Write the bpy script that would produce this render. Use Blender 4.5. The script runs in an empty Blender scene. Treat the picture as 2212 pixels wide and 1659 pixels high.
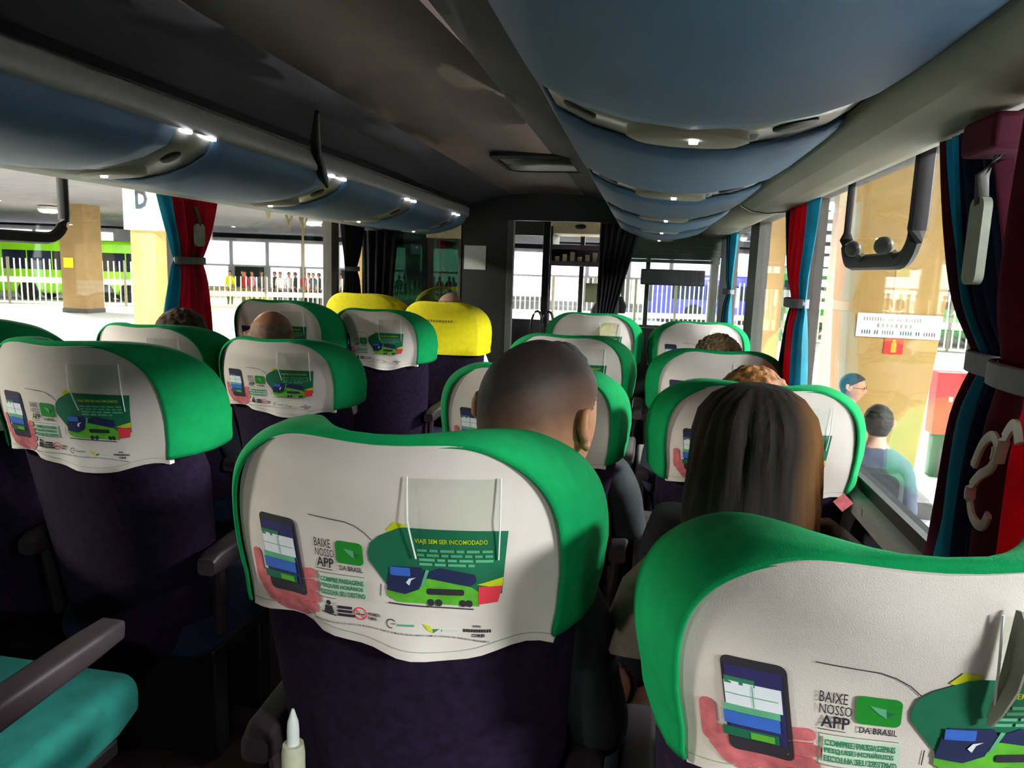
import bpy, bmesh, math, random
from mathutils import Vector, Matrix, noise
R = math.radians
rnd = random.Random(7)
sc = bpy.context.scene
COL = sc.collection

# ------------------------------------------------------------------ camera, world, exposure
cam_d = bpy.data.cameras.new('camera'); cam = bpy.data.objects.new('camera', cam_d); COL.objects.link(cam)
cam_d.sensor_fit = 'HORIZONTAL'; cam_d.sensor_width = 36.0; cam_d.lens = 36.0 * 1600.0 / 2212.0
cam_d.clip_start = 0.02; cam_d.clip_end = 400
cam.matrix_world = (Matrix.Translation((0, 0, 1.4)) @ Matrix.Rotation(R(9.97), 4, 'Z') @
                    Matrix.Rotation(R(90 - 8.85), 4, 'X') @ Matrix.Rotation(R(2.0), 4, 'Z'))
sc.camera = cam
w = bpy.data.worlds.new('night'); sc.world = w; w.use_nodes = True
w.node_tree.nodes['Background'].inputs[0].default_value = (0.55, 0.6, 0.8, 1)
w.node_tree.nodes['Background'].inputs[1].default_value = 0.03
sc.view_settings.view_transform = 'Standard'; sc.view_settings.look = 'None'
sc.view_settings.exposure = 1.0; sc.view_settings.gamma = 1.0
sc.view_settings.use_curve_mapping = False

LAMP_W = 760.0
LAMPS = [(-7.0, y) for y in (-7, 0, 8, 16)] + [(-15, y) for y in (2, 12, 22, 32)] + [(-25, y) for y in (18, 28, 38)] + \
        [(4.3, y) for y in (-8, -2.5, 3, 10.5, 19)] + [(12, y) for y in (4, 14, 24)] + [(-5, 27), (1, 27), (-4, 36), (4, 36), (0, 14)]

# ------------------------------------------------------------------ materials
def lin(h):
    h = h.lstrip('#'); c = [int(h[i:i+2], 16) / 255 for i in (0, 2, 4)]
    return tuple(x / 12.92 if x <= .04045 else ((x + .055) / 1.055) ** 2.4 for x in c) + (1,)
def mat(name, col, rough=.7, metal=0., var=.12, scale=40., bump=0., bscale=300., spec=.5, emit=0., emcol=None, sheen=0.):
    m = bpy.data.materials.new(name); m.use_nodes = True; nt = m.node_tree; b = nt.nodes['Principled BSDF']
    c = lin(col) if isinstance(col, str) else col
    tc = nt.nodes.new('ShaderNodeTexCoord'); n = nt.nodes.new('ShaderNodeTexNoise'); n.inputs['Scale'].default_value = scale
    n.inputs['Detail'].default_value = 4
    nt.links.new(tc.outputs['Object'], n.inputs['Vector'])
    r = nt.nodes.new('ShaderNodeValToRGB'); r.color_ramp.elements[0].position = .3; r.color_ramp.elements[1].position = .7
    r.color_ramp.elements[0].color = tuple(max(0, x * (1 - var)) for x in c[:3]) + (1,)
    r.color_ramp.elements[1].color = tuple(min(1, x * (1 + var)) for x in c[:3]) + (1,)
    nt.links.new(n.outputs['Fac'], r.inputs['Fac']); nt.links.new(r.outputs['Color'], b.inputs['Base Color'])
    b.inputs['Roughness'].default_value = rough; b.inputs['Metallic'].default_value = metal
    b.inputs['Specular IOR Level'].default_value = spec
    if sheen: b.inputs['Sheen Weight'].default_value = sheen
    if bump:
        n2 = nt.nodes.new('ShaderNodeTexNoise'); n2.inputs['Scale'].default_value = bscale
        bp = nt.nodes.new('ShaderNodeBump'); bp.inputs['Strength'].default_value = bump; bp.inputs['Distance'].default_value = .002
        nt.links.new(tc.outputs['Object'], n2.inputs['Vector']); nt.links.new(n2.outputs['Fac'], bp.inputs['Height'])
        nt.links.new(bp.outputs['Normal'], b.inputs['Normal'])
    if emit:
        b.inputs['Emission Color'].default_value = lin(emcol or '#ffffff'); b.inputs['Emission Strength'].default_value = emit
    return m
def glass_mat(name, tint='#ffffff', refl=.06, rough=.02):
    m = bpy.data.materials.new(name); m.use_nodes = True; nt = m.node_tree; nt.nodes.clear()
    o = nt.nodes.new('ShaderNodeOutputMaterial'); mx = nt.nodes.new('ShaderNodeMixShader')
    t = nt.nodes.new('ShaderNodeBsdfTransparent'); t.inputs[0].default_value = lin(tint)
    g = nt.nodes.new('ShaderNodeBsdfGlossy'); g.inputs['Roughness'].default_value = rough
    lw = nt.nodes.new('ShaderNodeLayerWeight'); lw.inputs['Blend'].default_value = refl * 4
    mu = nt.nodes.new('ShaderNodeMath'); mu.operation = 'MULTIPLY_ADD'; mu.inputs[1].default_value = .35; mu.inputs[2].default_value = refl
    nt.links.new(lw.outputs['Fresnel'], mu.inputs[0]); nt.links.new(mu.outputs[0], mx.inputs[0])
    nt.links.new(t.outputs[0], mx.inputs[1]); nt.links.new(g.outputs[0], mx.inputs[2]); nt.links.new(mx.outputs[0], o.inputs[0])
    return m
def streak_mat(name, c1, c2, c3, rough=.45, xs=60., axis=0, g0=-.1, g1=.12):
    """hair: strands stretched along z, lighter towards one side (dyed tips, and light on that side put into the colour)"""
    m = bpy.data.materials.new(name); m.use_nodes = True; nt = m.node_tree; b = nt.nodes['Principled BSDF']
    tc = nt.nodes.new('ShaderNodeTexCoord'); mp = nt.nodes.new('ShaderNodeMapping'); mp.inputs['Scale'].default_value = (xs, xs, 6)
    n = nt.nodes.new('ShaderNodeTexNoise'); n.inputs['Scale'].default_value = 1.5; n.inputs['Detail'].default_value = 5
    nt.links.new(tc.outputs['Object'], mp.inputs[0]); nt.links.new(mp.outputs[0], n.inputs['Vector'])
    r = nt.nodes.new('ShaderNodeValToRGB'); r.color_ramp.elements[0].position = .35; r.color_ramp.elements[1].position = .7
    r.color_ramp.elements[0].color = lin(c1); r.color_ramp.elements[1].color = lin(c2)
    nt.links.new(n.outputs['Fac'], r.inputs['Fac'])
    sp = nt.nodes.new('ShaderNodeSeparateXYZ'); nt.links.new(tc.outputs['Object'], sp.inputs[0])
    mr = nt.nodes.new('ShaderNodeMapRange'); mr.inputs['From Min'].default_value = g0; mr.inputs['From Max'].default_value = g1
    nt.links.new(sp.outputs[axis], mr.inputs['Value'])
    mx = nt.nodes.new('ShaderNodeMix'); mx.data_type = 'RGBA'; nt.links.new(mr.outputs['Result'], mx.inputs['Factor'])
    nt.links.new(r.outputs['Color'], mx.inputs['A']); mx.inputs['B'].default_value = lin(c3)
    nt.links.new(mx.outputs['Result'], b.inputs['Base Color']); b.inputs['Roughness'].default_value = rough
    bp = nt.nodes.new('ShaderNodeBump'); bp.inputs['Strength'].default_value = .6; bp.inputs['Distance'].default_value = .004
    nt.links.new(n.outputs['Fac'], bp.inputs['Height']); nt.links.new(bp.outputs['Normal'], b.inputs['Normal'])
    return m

M = dict(
    green=mat('green_cover_fabric', '#078a4c', .9, var=.08, bump=.25, bscale=700, spec=.15),
    white=mat('white_cover_fabric', '#ddd0c8', .9, spec=.2, var=.05, scale=14, bump=.2, bscale=900),
    yellow=mat('yellow_cover_fabric', '#f0dc00', .8, var=.06, bump=.2, bscale=600),
    body=mat('dark_seat_fabric', '#20152a', .92, var=.35, scale=60, bump=.3, bscale=500, spec=.15),
    teal=mat('teal_seat_fabric', '#0f6c62', .9, var=.2, scale=20, bump=.3),
    navyseat=mat('navy_seat_fabric', '#141a3c', .9, var=.2, scale=30),
    arm=mat('armrest_plastic', '#33282c', .5, var=.1),
    seam=mat('hem_thread', '#9fae95', .8),
    clear=glass_mat('clear_pocket_film', '#f4f8f4', .05, .12),
    edgew=mat('pocket_edge_film', '#f2f4f0', .25, var=.02),
    p_dark=mat('print_dark', '#2c2730', .8, var=.05), p_navy=mat('print_navy', '#2a2560', .8), p_white=mat('print_white', '#e6e8f0', .8, var=.03),
    p_pink=mat('print_skin', '#d06a70', .8, var=.25, scale=60), p_green=mat('print_green', '#118a22', .8, var=.05),
    p_dgreen=mat('print_dark_green', '#0d6a4a', .8, var=.15, scale=25), p_tgreen=mat('print_text_green', '#2c7a55', .8), p_mint=mat('print_mint', '#5fae84', .8),
    p_lime=mat('print_lime', '#5cb02a', .8, var=.2, scale=60), p_yel=mat('print_yellow', '#c8d010', .8), p_red=mat('print_red', '#e83848', .8, var=.03),
    p_blue=mat('print_blue', '#3668c8', .8), p_bnavy=mat('print_bus_navy', '#1c2450', .8), p_bg=mat('print_mint_background', '#bfd6bf', .8, var=.04),
    rackblue=mat('rack_blue_panel', '#385268', .58, spec=.3, var=.10, scale=5, bump=.15, bscale=400),
    duct=mat('rack_duct_vinyl', '#7a7460', .6, var=.08, scale=8, bump=.15, bscale=500),
    chrome=mat('strip_satin_chrome', '#98958c', .33, metal=.6, var=.15, scale=12),
    trimgrey=mat('edge_trim_grey', '#6f6b68', .5, var=.1),
    black=mat('black_plastic', '#0c0a0c', .5, var=.2), rubber=mat('window_rubber', '#1a0f14', .55, var=.2),
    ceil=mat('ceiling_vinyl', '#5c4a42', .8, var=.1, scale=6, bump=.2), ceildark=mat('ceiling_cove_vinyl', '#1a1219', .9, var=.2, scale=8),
    wallow=mat('lower_wall_fabric', '#242024', .9), wallin=mat('inner_wall_vinyl', '#5a5650', .75, var=.1), floor=mat('floor_carpet', '#3a2024', .95, var=.4, scale=30, bump=.4),
    bulk=mat('bulkhead_laminate', '#1b1a1c', .5, var=.2), greyframe=mat('grey_frame', '#4b4846', .55, var=.1),
    cream=mat('cream_plastic', '#c8b48c', .6), purpleg=mat('dash_grey', '#5a4e56', .6, var=.15), paper=mat('paper_sheet', '#d8d6d2', .8, var=.03),
    blind=mat('roller_blind', '#4e554c', .85, var=.1), glass=glass_mat('window_glass', '#f4f8f6', .05), dglass=glass_mat('partition_glass', '#5a7a6c', .10),
    darkdrape=mat('dark_drape', '#17141c', .9, var=.3),
    red=mat('curtain_red', '#b81a3c', .85, var=.15, scale=10, bump=.2), tealc=mat('curtain_teal', '#128fa6', .7, var=.2, scale=10, bump=.2),
    navy=mat('curtain_navy', '#171c44', .85, var=.15, scale=10), maroon=mat('curtain_maroon', '#5a1030', .85, var=.15, scale=10),
    tie=mat('curtain_tie_band', '#77747a', .8), tag=mat('tag_grey_plastic', '#8f9080', .5), emblem=mat('curtain_emblem_white', '#d8ccc4', .8),
    read=mat('reading_lamp_lens', '#ffffff', .3, emit=9, emcol='#f2f4ff'), redled=mat('red_led', '#ff6080', .3, emit=3, emcol='#ff7090'),
    concrete=mat('platform_concrete', '#d4d2d0', .75, var=.05, scale=.8), asphalt=mat('road_surface', '#c4c6c6', .8, var=.06, scale=.6),
    column=mat('beige_column_paint', '#a88444', .6, var=.08, scale=3), columnl=mat('pale_column_paint', '#bda55c', .6, var=.05, scale=3),
    columnb=mat('brown_column_paint', '#94764a', .7, var=.08, scale=3), slab=mat('station_ceiling', '#7d7578', .8, var=.12, scale=1.5),
    sign=mat('white_sign_board', '#e8eaec', .5, var=.02), signlit=mat('white_lit_sign', '#e8eaec', .5, var=.02, emit=.55, emcol='#e8eef4'), ink=mat('sign_ink', '#34363c', .7), signyellow=mat('yellow_sign', '#e0e000', .6),
    signred=mat('red_sign', '#d82018', .6), orange=mat('orange_symbol', '#f0a020', .6), redbox=mat('red_cabinet_paint', '#d01820', .5, emit=0),
    fence=mat('white_fence_paint', '#e8e2c8', .6, var=.04), fencedark=mat('steel_fence_post', '#6b6450', .6),
    limebus=mat('lime_bus_paint', '#86d010', .35, var=.08, scale=1), busglass=mat('bus_dark_glass', '#1c2236', .15, var=.3, scale=2), tyre=mat('tyre_rubber', '#141414', .9),
    bluebus=mat('violet_bus_paint', '#4440b0', .4, var=.2, scale=1), greenbus=mat('green_bus_paint', '#50b058', .4), whitebus=mat('white_bus_paint', '#e0e0e8', .4),
    lampbody=mat('lamp_housing', '#d0d0d0', .5), diffuser=mat('lamp_diffuser', '#ffffff', .4, emit=14, emcol='#fff6e0'),
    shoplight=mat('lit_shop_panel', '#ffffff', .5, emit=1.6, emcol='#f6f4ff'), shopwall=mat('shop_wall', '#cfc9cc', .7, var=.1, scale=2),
    steel=mat('roof_truss_steel', '#5a5030', .5), handrail=mat('handrail_black', '#141420', .35),
    skin=mat('skin_light_brown', '#b27a58', .55, var=.08, scale=30), skinp=mat('skin_pale', '#c99a80', .55, var=.08, scale=30), skind=mat('skin_tan', '#96603f', .55, var=.08, scale=30),
    greyshirt=mat('grey_shirt', '#4a4f60', .85, var=.1), blackshirt=mat('dark_shirt', '#23272a', .85, var=.15), jacket=mat('brown_grey_jacket', '#8a7a6e', .95, var=.2, scale=30, bump=.5, bscale=200),
    greenshirt=mat('dark_green_shirt', '#27382c', .85, var=.15), khaki=mat('khaki_trousers', '#7a7450', .85, var=.1), jeans=mat('dark_trousers', '#20222c', .85, var=.1),
    cremeshirt=mat('pale_sleeve_cloth', '#b9a595', .9, var=.2, scale=12), orangeskin=mat('arm_skin', '#c8873f', .6, var=.1), bag=mat('dark_green_bag', '#1c241a', .85, var=.4, scale=25),
    redshirt=mat('red_shirt', '#a82430', .85), whiteshirt=mat('white_shirt', '#d8d8dc', .85), pinkshirt=mat('pink_shirt', '#c890a0', .85), yellowvest=mat('yellow_vest', '#d8e000', .8),
    hair_dark=mat('hair_black', '#1c1512', .7, var=.5, scale=120, bump=.6, bscale=400),
    hair_curly=mat('hair_sandy_curls', '#7c6244', .8, var=.5, scale=60, bump=1, bscale=120), hair_ginger=mat('hair_auburn', '#84501c', .7, var=.5, scale=60, bump=.8, bscale=200),
    hair_brown=mat('hair_dark_brown', '#3a2418', .8, var=.5, scale=60, bump=.8, bscale=160), hair_thin=mat('hair_thin_grey', '#8c6a5c', .8, var=.3, scale=50),
    hair_long=streak_mat('hair_long_brown', '#0c0706', '#22150f', '#94642e', .85, g0=.03, g1=.10),  # golden side is part dye, part light from the right, painted into the colour
    whitecap=mat('white_bottle_plastic', '#d8d6b8', .4), alum=mat('window_sill_aluminium', '#7c7a76', .45, var=.1), lens=mat('spectacle_frame', '#181818', .3),
)
def translucent(k, f=.4):
    nt = M[k].node_tree; b = nt.nodes['Principled BSDF']; o = nt.nodes['Material Output']; t = nt.nodes.new('ShaderNodeBsdfTranslucent'); mx = nt.nodes.new('ShaderNodeMixShader'); mx.inputs[0].default_value = f
    src = b.inputs['Base Color'].links[0].from_socket; nt.links.new(src, t.inputs[0]); nt.links.new(b.outputs[0], mx.inputs[1]); nt.links.new(t.outputs[0], mx.inputs[2]); nt.links.new(mx.outputs[0], o.inputs[0])
for k_ in ('red', 'tealc', 'navy', 'maroon'): translucent(k_)
# fade haircut: hair colour thins towards the nape and sides, a property of the haircut itself
def fade_mat():
    m = bpy.data.materials.new('hair_fade_cut'); m.use_nodes = True; nt = m.node_tree; b = nt.nodes['Principled BSDF']
    tc = nt.nodes.new('ShaderNodeTexCoord'); sp = nt.nodes.new('ShaderNodeSeparateXYZ'); nt.links.new(tc.outputs['Object'], sp.inputs[0])
    n = nt.nodes.new('ShaderNodeTexNoise'); n.inputs['Scale'].default_value = 35; nt.links.new(tc.outputs['Object'], n.inputs['Vector'])
    n3 = nt.nodes.new('ShaderNodeTexNoise'); n3.inputs['Scale'].default_value = 700; nt.links.new(tc.outputs['Object'], n3.inputs['Vector'])
    a = nt.nodes.new('ShaderNodeMath'); a.operation = 'MULTIPLY_ADD'; a.inputs[1].default_value = .03; nt.links.new(n.outputs['Fac'], a.inputs[0]); nt.links.new(sp.outputs[2], a.inputs[2])
    a2 = nt.nodes.new('ShaderNodeMath'); a2.operation = 'MULTIPLY_ADD'; a2.inputs[1].default_value = -.42; nt.links.new(sp.outputs[0], a2.inputs[0]); nt.links.new(a.outputs[0], a2.inputs[2])
    mr = nt.nodes.new('ShaderNodeMapRange'); mr.inputs['From Min'].default_value = -.035; mr.inputs['From Max'].default_value = .085
    nt.links.new(a2.outputs[0], mr.inputs['Value'])
    r = nt.nodes.new('ShaderNodeValToRGB'); e = r.color_ramp.elements
    e[0].position = 0; e[0].color = lin('#a87452'); e[1].position = .95; e[1].color = lin('#20140f')
    k = e.new(.45); k.color = lin('#5a3a28')
    nt.links.new(mr.outputs['Result'], r.inputs['Fac'])
    nt.links.new(r.outputs['Color'], b.inputs['Base Color']); b.inputs['Roughness'].default_value = .65
    bp = nt.nodes.new('ShaderNodeBump'); bp.inputs['Strength'].default_value = .5; bp.inputs['Distance'].default_value = .001
    nt.links.new(n3.outputs['Fac'], bp.inputs['Height']); nt.links.new(bp.outputs['Normal'], b.inputs['Normal'])
    return m
M['fade'] = fade_mat()

# ------------------------------------------------------------------ helpers
def tag(o, label=None, cat=None, group=None, kind=None):
    if label: o['label'] = label
    if cat: o['category'] = cat
    if group: o['group'] = group
    if kind: o['kind'] = kind
    return o
def empty(name, loc=(0, 0, 0), rz=0.):
    o = bpy.data.objects.new(name, None); COL.objects.link(o); o.location = loc; o.rotation_euler = (0, 0, rz); o.empty_display_size = .05
    return o
def copy_tree(o, parent=None):
    c = o.copy(); COL.objects.link(c); c.parent = parent
    for ch in list(o.children): copy_tree(ch, c)
    return c
class MB:
    def __init__(s): s.v = []; s.f = []; s.m = []; s.cur = 0
    def add(s, vs, fs, mi=None):
        o = len(s.v); s.v += [tuple(v) for v in vs]; s.f += [tuple(i + o for i in f) for f in fs]
        s.m += [s.cur if mi is None else mi] * len(fs); return s
    def box(s, x0, x1, y0, y1, z0, z1, mi=None, M4=None):
        vs = [Vector((x, y, z)) for x in (x0, x1) for y in (y0, y1) for z in (z0, z1)]
        if M4: vs = [M4 @ v for v in vs]
        return s.add(vs, [(0, 1, 3, 2), (4, 6, 7, 5), (0, 4, 5, 1), (2, 3, 7, 6), (0, 2, 6, 4), (1, 5, 7, 3)], mi)
    def rings(s, rs, close=False, cap0=True, cap1=True, mi=None, loop=True):
        n = len(rs[0]); vs = [p for r in rs for p in r]; fs = []
        for i in range(len(rs) - 1 + (1 if close else 0)):
            a = i * n; b = ((i + 1) % len(rs)) * n
            for j in range(n if loop else n - 1):
                k = (j + 1) % n; fs.append((a + j, a + k, b + k, b + j))
        if not close:
            if cap0: fs.append(tuple(range(n))[::-1])
            if cap1: fs.append(tuple(range((len(rs) - 1) * n, len(rs) * n)))
        return s.add(vs, fs, mi)
    def tube(s, pts, r, n=10, mi=None, close=False, sx=1., sz=1.):
        pts = [Vector(p) for p in pts]; rs = []
        for i, p in enumerate(pts):
            a = pts[i - 1] if (i or close) else p; b = pts[(i + 1) % len(pts)] if (i < len(pts) - 1 or close) else p
            t = (b - a).normalized(); u = Vector((0, 0, 1)) if abs(t.z) < .9 else Vector((1, 0, 0))
            x = t.cross(u).normalized(); y = x.cross(t).normalized(); rr = r[i] if isinstance(r, (list, tuple)) else r
            rs.append([p + x * rr * sx * math.cos(k * 2 * math.pi / n) + y * rr * sz * math.sin(k * 2 * math.pi / n) for k in range(n)])
        return s.rings(rs, close=close, mi=mi)
    def ell(s, c, r, n=20, m=12, mi=None):
        rs = [[(c[0] + r[0] * math.sin(math.pi * i / m) * math.cos(2 * math.pi * j / n), c[1] + r[1] * math.sin(math.pi * i / m) * math.sin(2 * math.pi * j / n),
                c[2] - r[2] * math.cos(math.pi * i / m)) for j in range(n)] for i in range(1, m)]
        return s.rings(rs, mi=mi)
    def strip(s, prof, y0, y1, mi=None, ny=1):
        """profile (x,z) swept along y"""
        rs = [[(p[0], y0 + (y1 - y0) * k / ny, p[1]) for p in prof] for k in range(ny + 1)]
        return s.rings(rs, cap0=False, cap1=False, loop=False, mi=mi)
    def prism(s, poly, y0, y1, mi=None):
        """(x,z) polygon with depth along y"""
        return s.rings([[(p[0], y0, p[1]) for p in poly], [(p[0], y1, p[1]) for p in poly]], mi=mi)
    def build(s, name, mats, parent=None, smooth=True, bevel=0., solid=0., sub=0):
        me = bpy.data.meshes.new(name); me.from_pydata(s.v, [], s.f); me.update()
        if not isinstance(mats, (list, tuple)): mats = [mats]
        for m in mats: me.materials.append(m)
        for p, mi in zip(me.polygons, s.m): p.material_index = mi
        bm = bmesh.new(); bm.from_mesh(me); bmesh.ops.recalc_face_normals(bm, faces=bm.faces)
        for e in bm.edges:
            if len(e.link_faces) == 2 and e.calc_face_angle(0) > R(38): e.smooth = False
        bm.to_mesh(me); bm.free()
        if smooth:
            for p in me.polygons: p.use_smooth = True
        o = bpy.data.objects.new(name, me); COL.objects.link(o); o.parent = parent
        if solid:
            q = o.modifiers.new('solid', 'SOLIDIFY'); q.thickness = solid; q.offset = 0
        if sub:
            q = o.modifiers.new('sub', 'SUBSURF'); q.levels = sub; q.render_levels = sub
        if bevel:
            q = o.modifiers.new('bevel', 'BEVEL'); q.width = bevel; q.segments = 3; q.limit_method = 'ANGLE'; q.angle_limit = R(40)
        return o
def rrect(x0, x1, z0, z1, r, n=6):
    pts = []
    for cx, cz, a0 in ((x1 - r, z1 - r, 0), (x0 + r, z1 - r, 90), (x0 + r, z0 + r, 180), (x1 - r, z0 + r, 270)):
        for k in range(n + 1):
            a = R(a0 + 90 * k / n); pts.append((cx + r * math.cos(a), cz + r * math.sin(a)))
    return pts
def interp(xs, ys, x):
    if x <= xs[0]: return ys[0]
    for i in range(1, len(xs)):
        if x <= xs[i]:
            t = (x - xs[i - 1]) / (xs[i] - xs[i - 1]); return ys[i - 1] + t * (ys[i] - ys[i - 1])
    return ys[-1]
_fonts = {}
def text_mesh(body, size, bold=0., sx=1.):
    """2D glyph polygons (verts, faces) of a text, left-aligned at the origin"""
    c = bpy.data.curves.new('t', 'FONT'); c.body = body; c.size = size; c.resolution_u = 2; c.offset = bold
    o = bpy.data.objects.new('t', c); COL.objects.link(o)
    dg = bpy.context.evaluated_depsgraph_get(); me = bpy.data.meshes.new_from_object(o.evaluated_get(dg))
    vs = [(v.co.x * sx, v.co.y) for v in me.vertices]; fs = [tuple(p.vertices) for p in me.polygons]
    bpy.data.objects.remove(o); bpy.data.curves.remove(c); bpy.data.meshes.remove(me)
    return vs, fs
def fit_text(body, x0, x1, z0, z1, bold=0.):
    vs, fs = text_mesh(body, 1.0, bold)
    ax = min(v[0] for v in vs); bx = max(v[0] for v in vs); az = min(v[1] for v in vs); bz = max(v[1] for v in vs)
    return [(x0 + (v[0] - ax) / (bx - ax) * (x1 - x0), z0 + (v[1] - az) / (bz - az) * (z1 - z0)) for v in vs], fs

# ------------------------------------------------------------------ lamps of the station (light comes from here)
CEIL_Z = 3.35
def station_lamp(x, y, i):
    t = empty('station_lamp', (x, y, CEIL_Z))
    near = 'left' if x < -2 else ('right' if x > 1.2 else 'front')
    tag(t, None, 'ceiling lamp', 'round lamps on the station ceiling')
    b = MB(); b.rings([[(r * math.cos(a * R(15)), r * math.sin(a * R(15)), z) for a in range(24)] for r, z in ((.30, 0), (.42, -.05), (.44, -.16), (.40, -.20))])
    b.build('housing', M['lampbody'], t)
    d = MB(); d.rings([[(r * math.cos(a * R(15)), r * math.sin(a * R(15)), z) for a in range(24)] for r, z in ((.38, -.20), (.36, -.26), (.24, -.30), (.08, -.31))])
    d.build('diffuser', M['diffuser'], t)
    l = bpy.data.lights.new('lamp_light', 'AREA'); l.shape = 'DISK'; l.size = 1.1; l.energy = LAMP_W; l.color = (1.0, .955, .87) if x < 1.2 else (.96, .97, 1.0)
    lo = bpy.data.objects.new('lamp_light', l); COL.objects.link(lo); lo.parent = t; lo.location = (0, 0, -.33)
    return t
ROWN = {-7.0: 'over the lane beside the bus', -15: 'over the middle of the concourse', -25: 'close to the brown columns', 4.3: 'over the platform by the beige column', 12: 'beyond the beige column'}
for i, (x, y) in enumerate(LAMPS):
    t = station_lamp(x, y, i)
    t['label'] = 'round white station lamp %s' % ROWN.get(x, 'ahead of the windscreen') + (', one of a row' if x in ROWN else '')
# ------------------------------------------------------------------ the bus shell
XL, XR, YB, YF = -2.10, .57, -3.2, 7.2
SILL, HEAD = .88, 1.69
def struct(name, b, m, **k): return tag(b.build(name, m, **k), kind='structure')
b = MB(); b.box(XL - .06, XR + .06, YB, YF, -.12, 0); struct('floor', b, M['floor'], smooth=False)
# ceiling: arched middle with dark coves down to the racks
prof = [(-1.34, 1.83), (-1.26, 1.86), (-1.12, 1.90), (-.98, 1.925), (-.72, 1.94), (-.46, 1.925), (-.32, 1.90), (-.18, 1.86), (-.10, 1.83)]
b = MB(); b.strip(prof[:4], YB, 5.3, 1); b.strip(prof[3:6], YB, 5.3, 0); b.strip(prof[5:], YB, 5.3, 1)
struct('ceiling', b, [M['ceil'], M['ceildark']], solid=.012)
b = MB(); b.box(XL - .08, XR + .08, YB, YF, 2.1, 2.16); struct('trim_1', b, M['bulk'], smooth=False)
LP = [(-2.6, .16), (-1.15, .16), (.1, .16), (1.48, .16), (3.15, .12), (4.82, .12), (5.95, .14), (7.1, .2)]
RP = [(-2.6, .16), (-1.3, .16), (.05, .16), (1.34, .14), (2.98, .16), (4.35, .34), (5.6, .12), (7.1, .2)]
for nm, x, P_ in (('left', XL, LP), ('right', XR, RP)):
    s = -1 if nm == 'left' else 1; x0, x1 = sorted((x, x + s * .06))
    b = MB(); b.box(x0, x1, YB, YF, 0, SILL, 1); b.box(x0, x1, YB, YF, HEAD, 2.1)
    for y, w_ in P_: b.box(x0, x1, y - w_ / 2, y + w_ / 2, SILL, HEAD)
    struct('wall_' + nm, b, [M['wallin'], M['wallow']], smooth=False)
    q = sorted((x - s * .05, x + s * .02)); bb = MB(); bb.box(q[0], q[1], YB, 5.25, SILL - .035, SILL, 0)
    g = sorted((x + s * .005, x - s * .012)); bb.box(g[0], g[1], YB, 5.25, SILL, SILL + .03, 1)
    struct('trim_2' if s < 0 else 'trim_3', bb, [M['alum'], M['rubber']], smooth=False)
    for k in range(len(P_) - 1):
        y0 = P_[k][0] + P_[k][1] / 2; y1 = P_[k + 1][0] - P_[k + 1][1] / 2
        bb = MB(); bb.box(x + s * .028, x + s * .032, y0, y1, SILL, HEAD)
        o = struct('window_%d' % (k + 1 + (0 if s < 0 else 10)), bb, M['glass'], smooth=False)
b = MB(); b.box(XL, XR, YB - .05, YB, 0, 2.1); struct('wall_back', b, M['bulk'], smooth=False)

# hopper window frames (rubber profile with latches)
def hopper(name, x, s, y0, y1, label):
    """upper sliding light: U-shaped rubber frame hanging from the head of the window"""
    t = empty(name, (x, (y0 + y1) / 2, 1.45)); tag(t, label, 'window frame')
    hy = (y1 - y0) / 2; zt = .26; zb = 0.0; r = .09; pts = [(0, -hy, zt)]
    for k in range(7): a = R(90 * k / 6); pts.append((0, -hy + r - r * math.cos(a), zb + r - r * math.sin(a)))
    for k in range(7): a = R(90 * k / 6); pts.append((0, hy - r + r * math.sin(a), zb + r - r * math.cos(a)))
    pts.append((0, hy, zt))
    f = MB(); f.tube(pts, [.021] * 9 + [.021 if (s < 0 or k < 5) else .011 for k in range(len(pts) - 9)], 8, sx=.8); f.build('frame', M['rubber'], t)
    for i, yy in enumerate((-hy + .13, -hy + .40)):
        l = MB(); l.ell((-s * .03, yy, .035), (.018, .05, .022), 14, 8); l.tube([(-s * .03, yy + .03, .03), (-s * .015, yy + .055, .05), (-s * .01, yy + .07, .02)], .009, 6)
        l.tube([(-s * .02, yy - .03, .02), (0, yy - .035, -.005)], .011, 6); l.build('latch', M['greyframe'], t)
    return t
hopper('hopper_window_frame', XR + .01, 1, 1.80, 2.40, 'dark rounded hopper frame with two latches, across the beige column')
hopper('hopper_window_frame', XL + .0, -1, 1.62, 2.42, 'dark rounded hopper frame at the left edge, above the lime buses')

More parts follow.
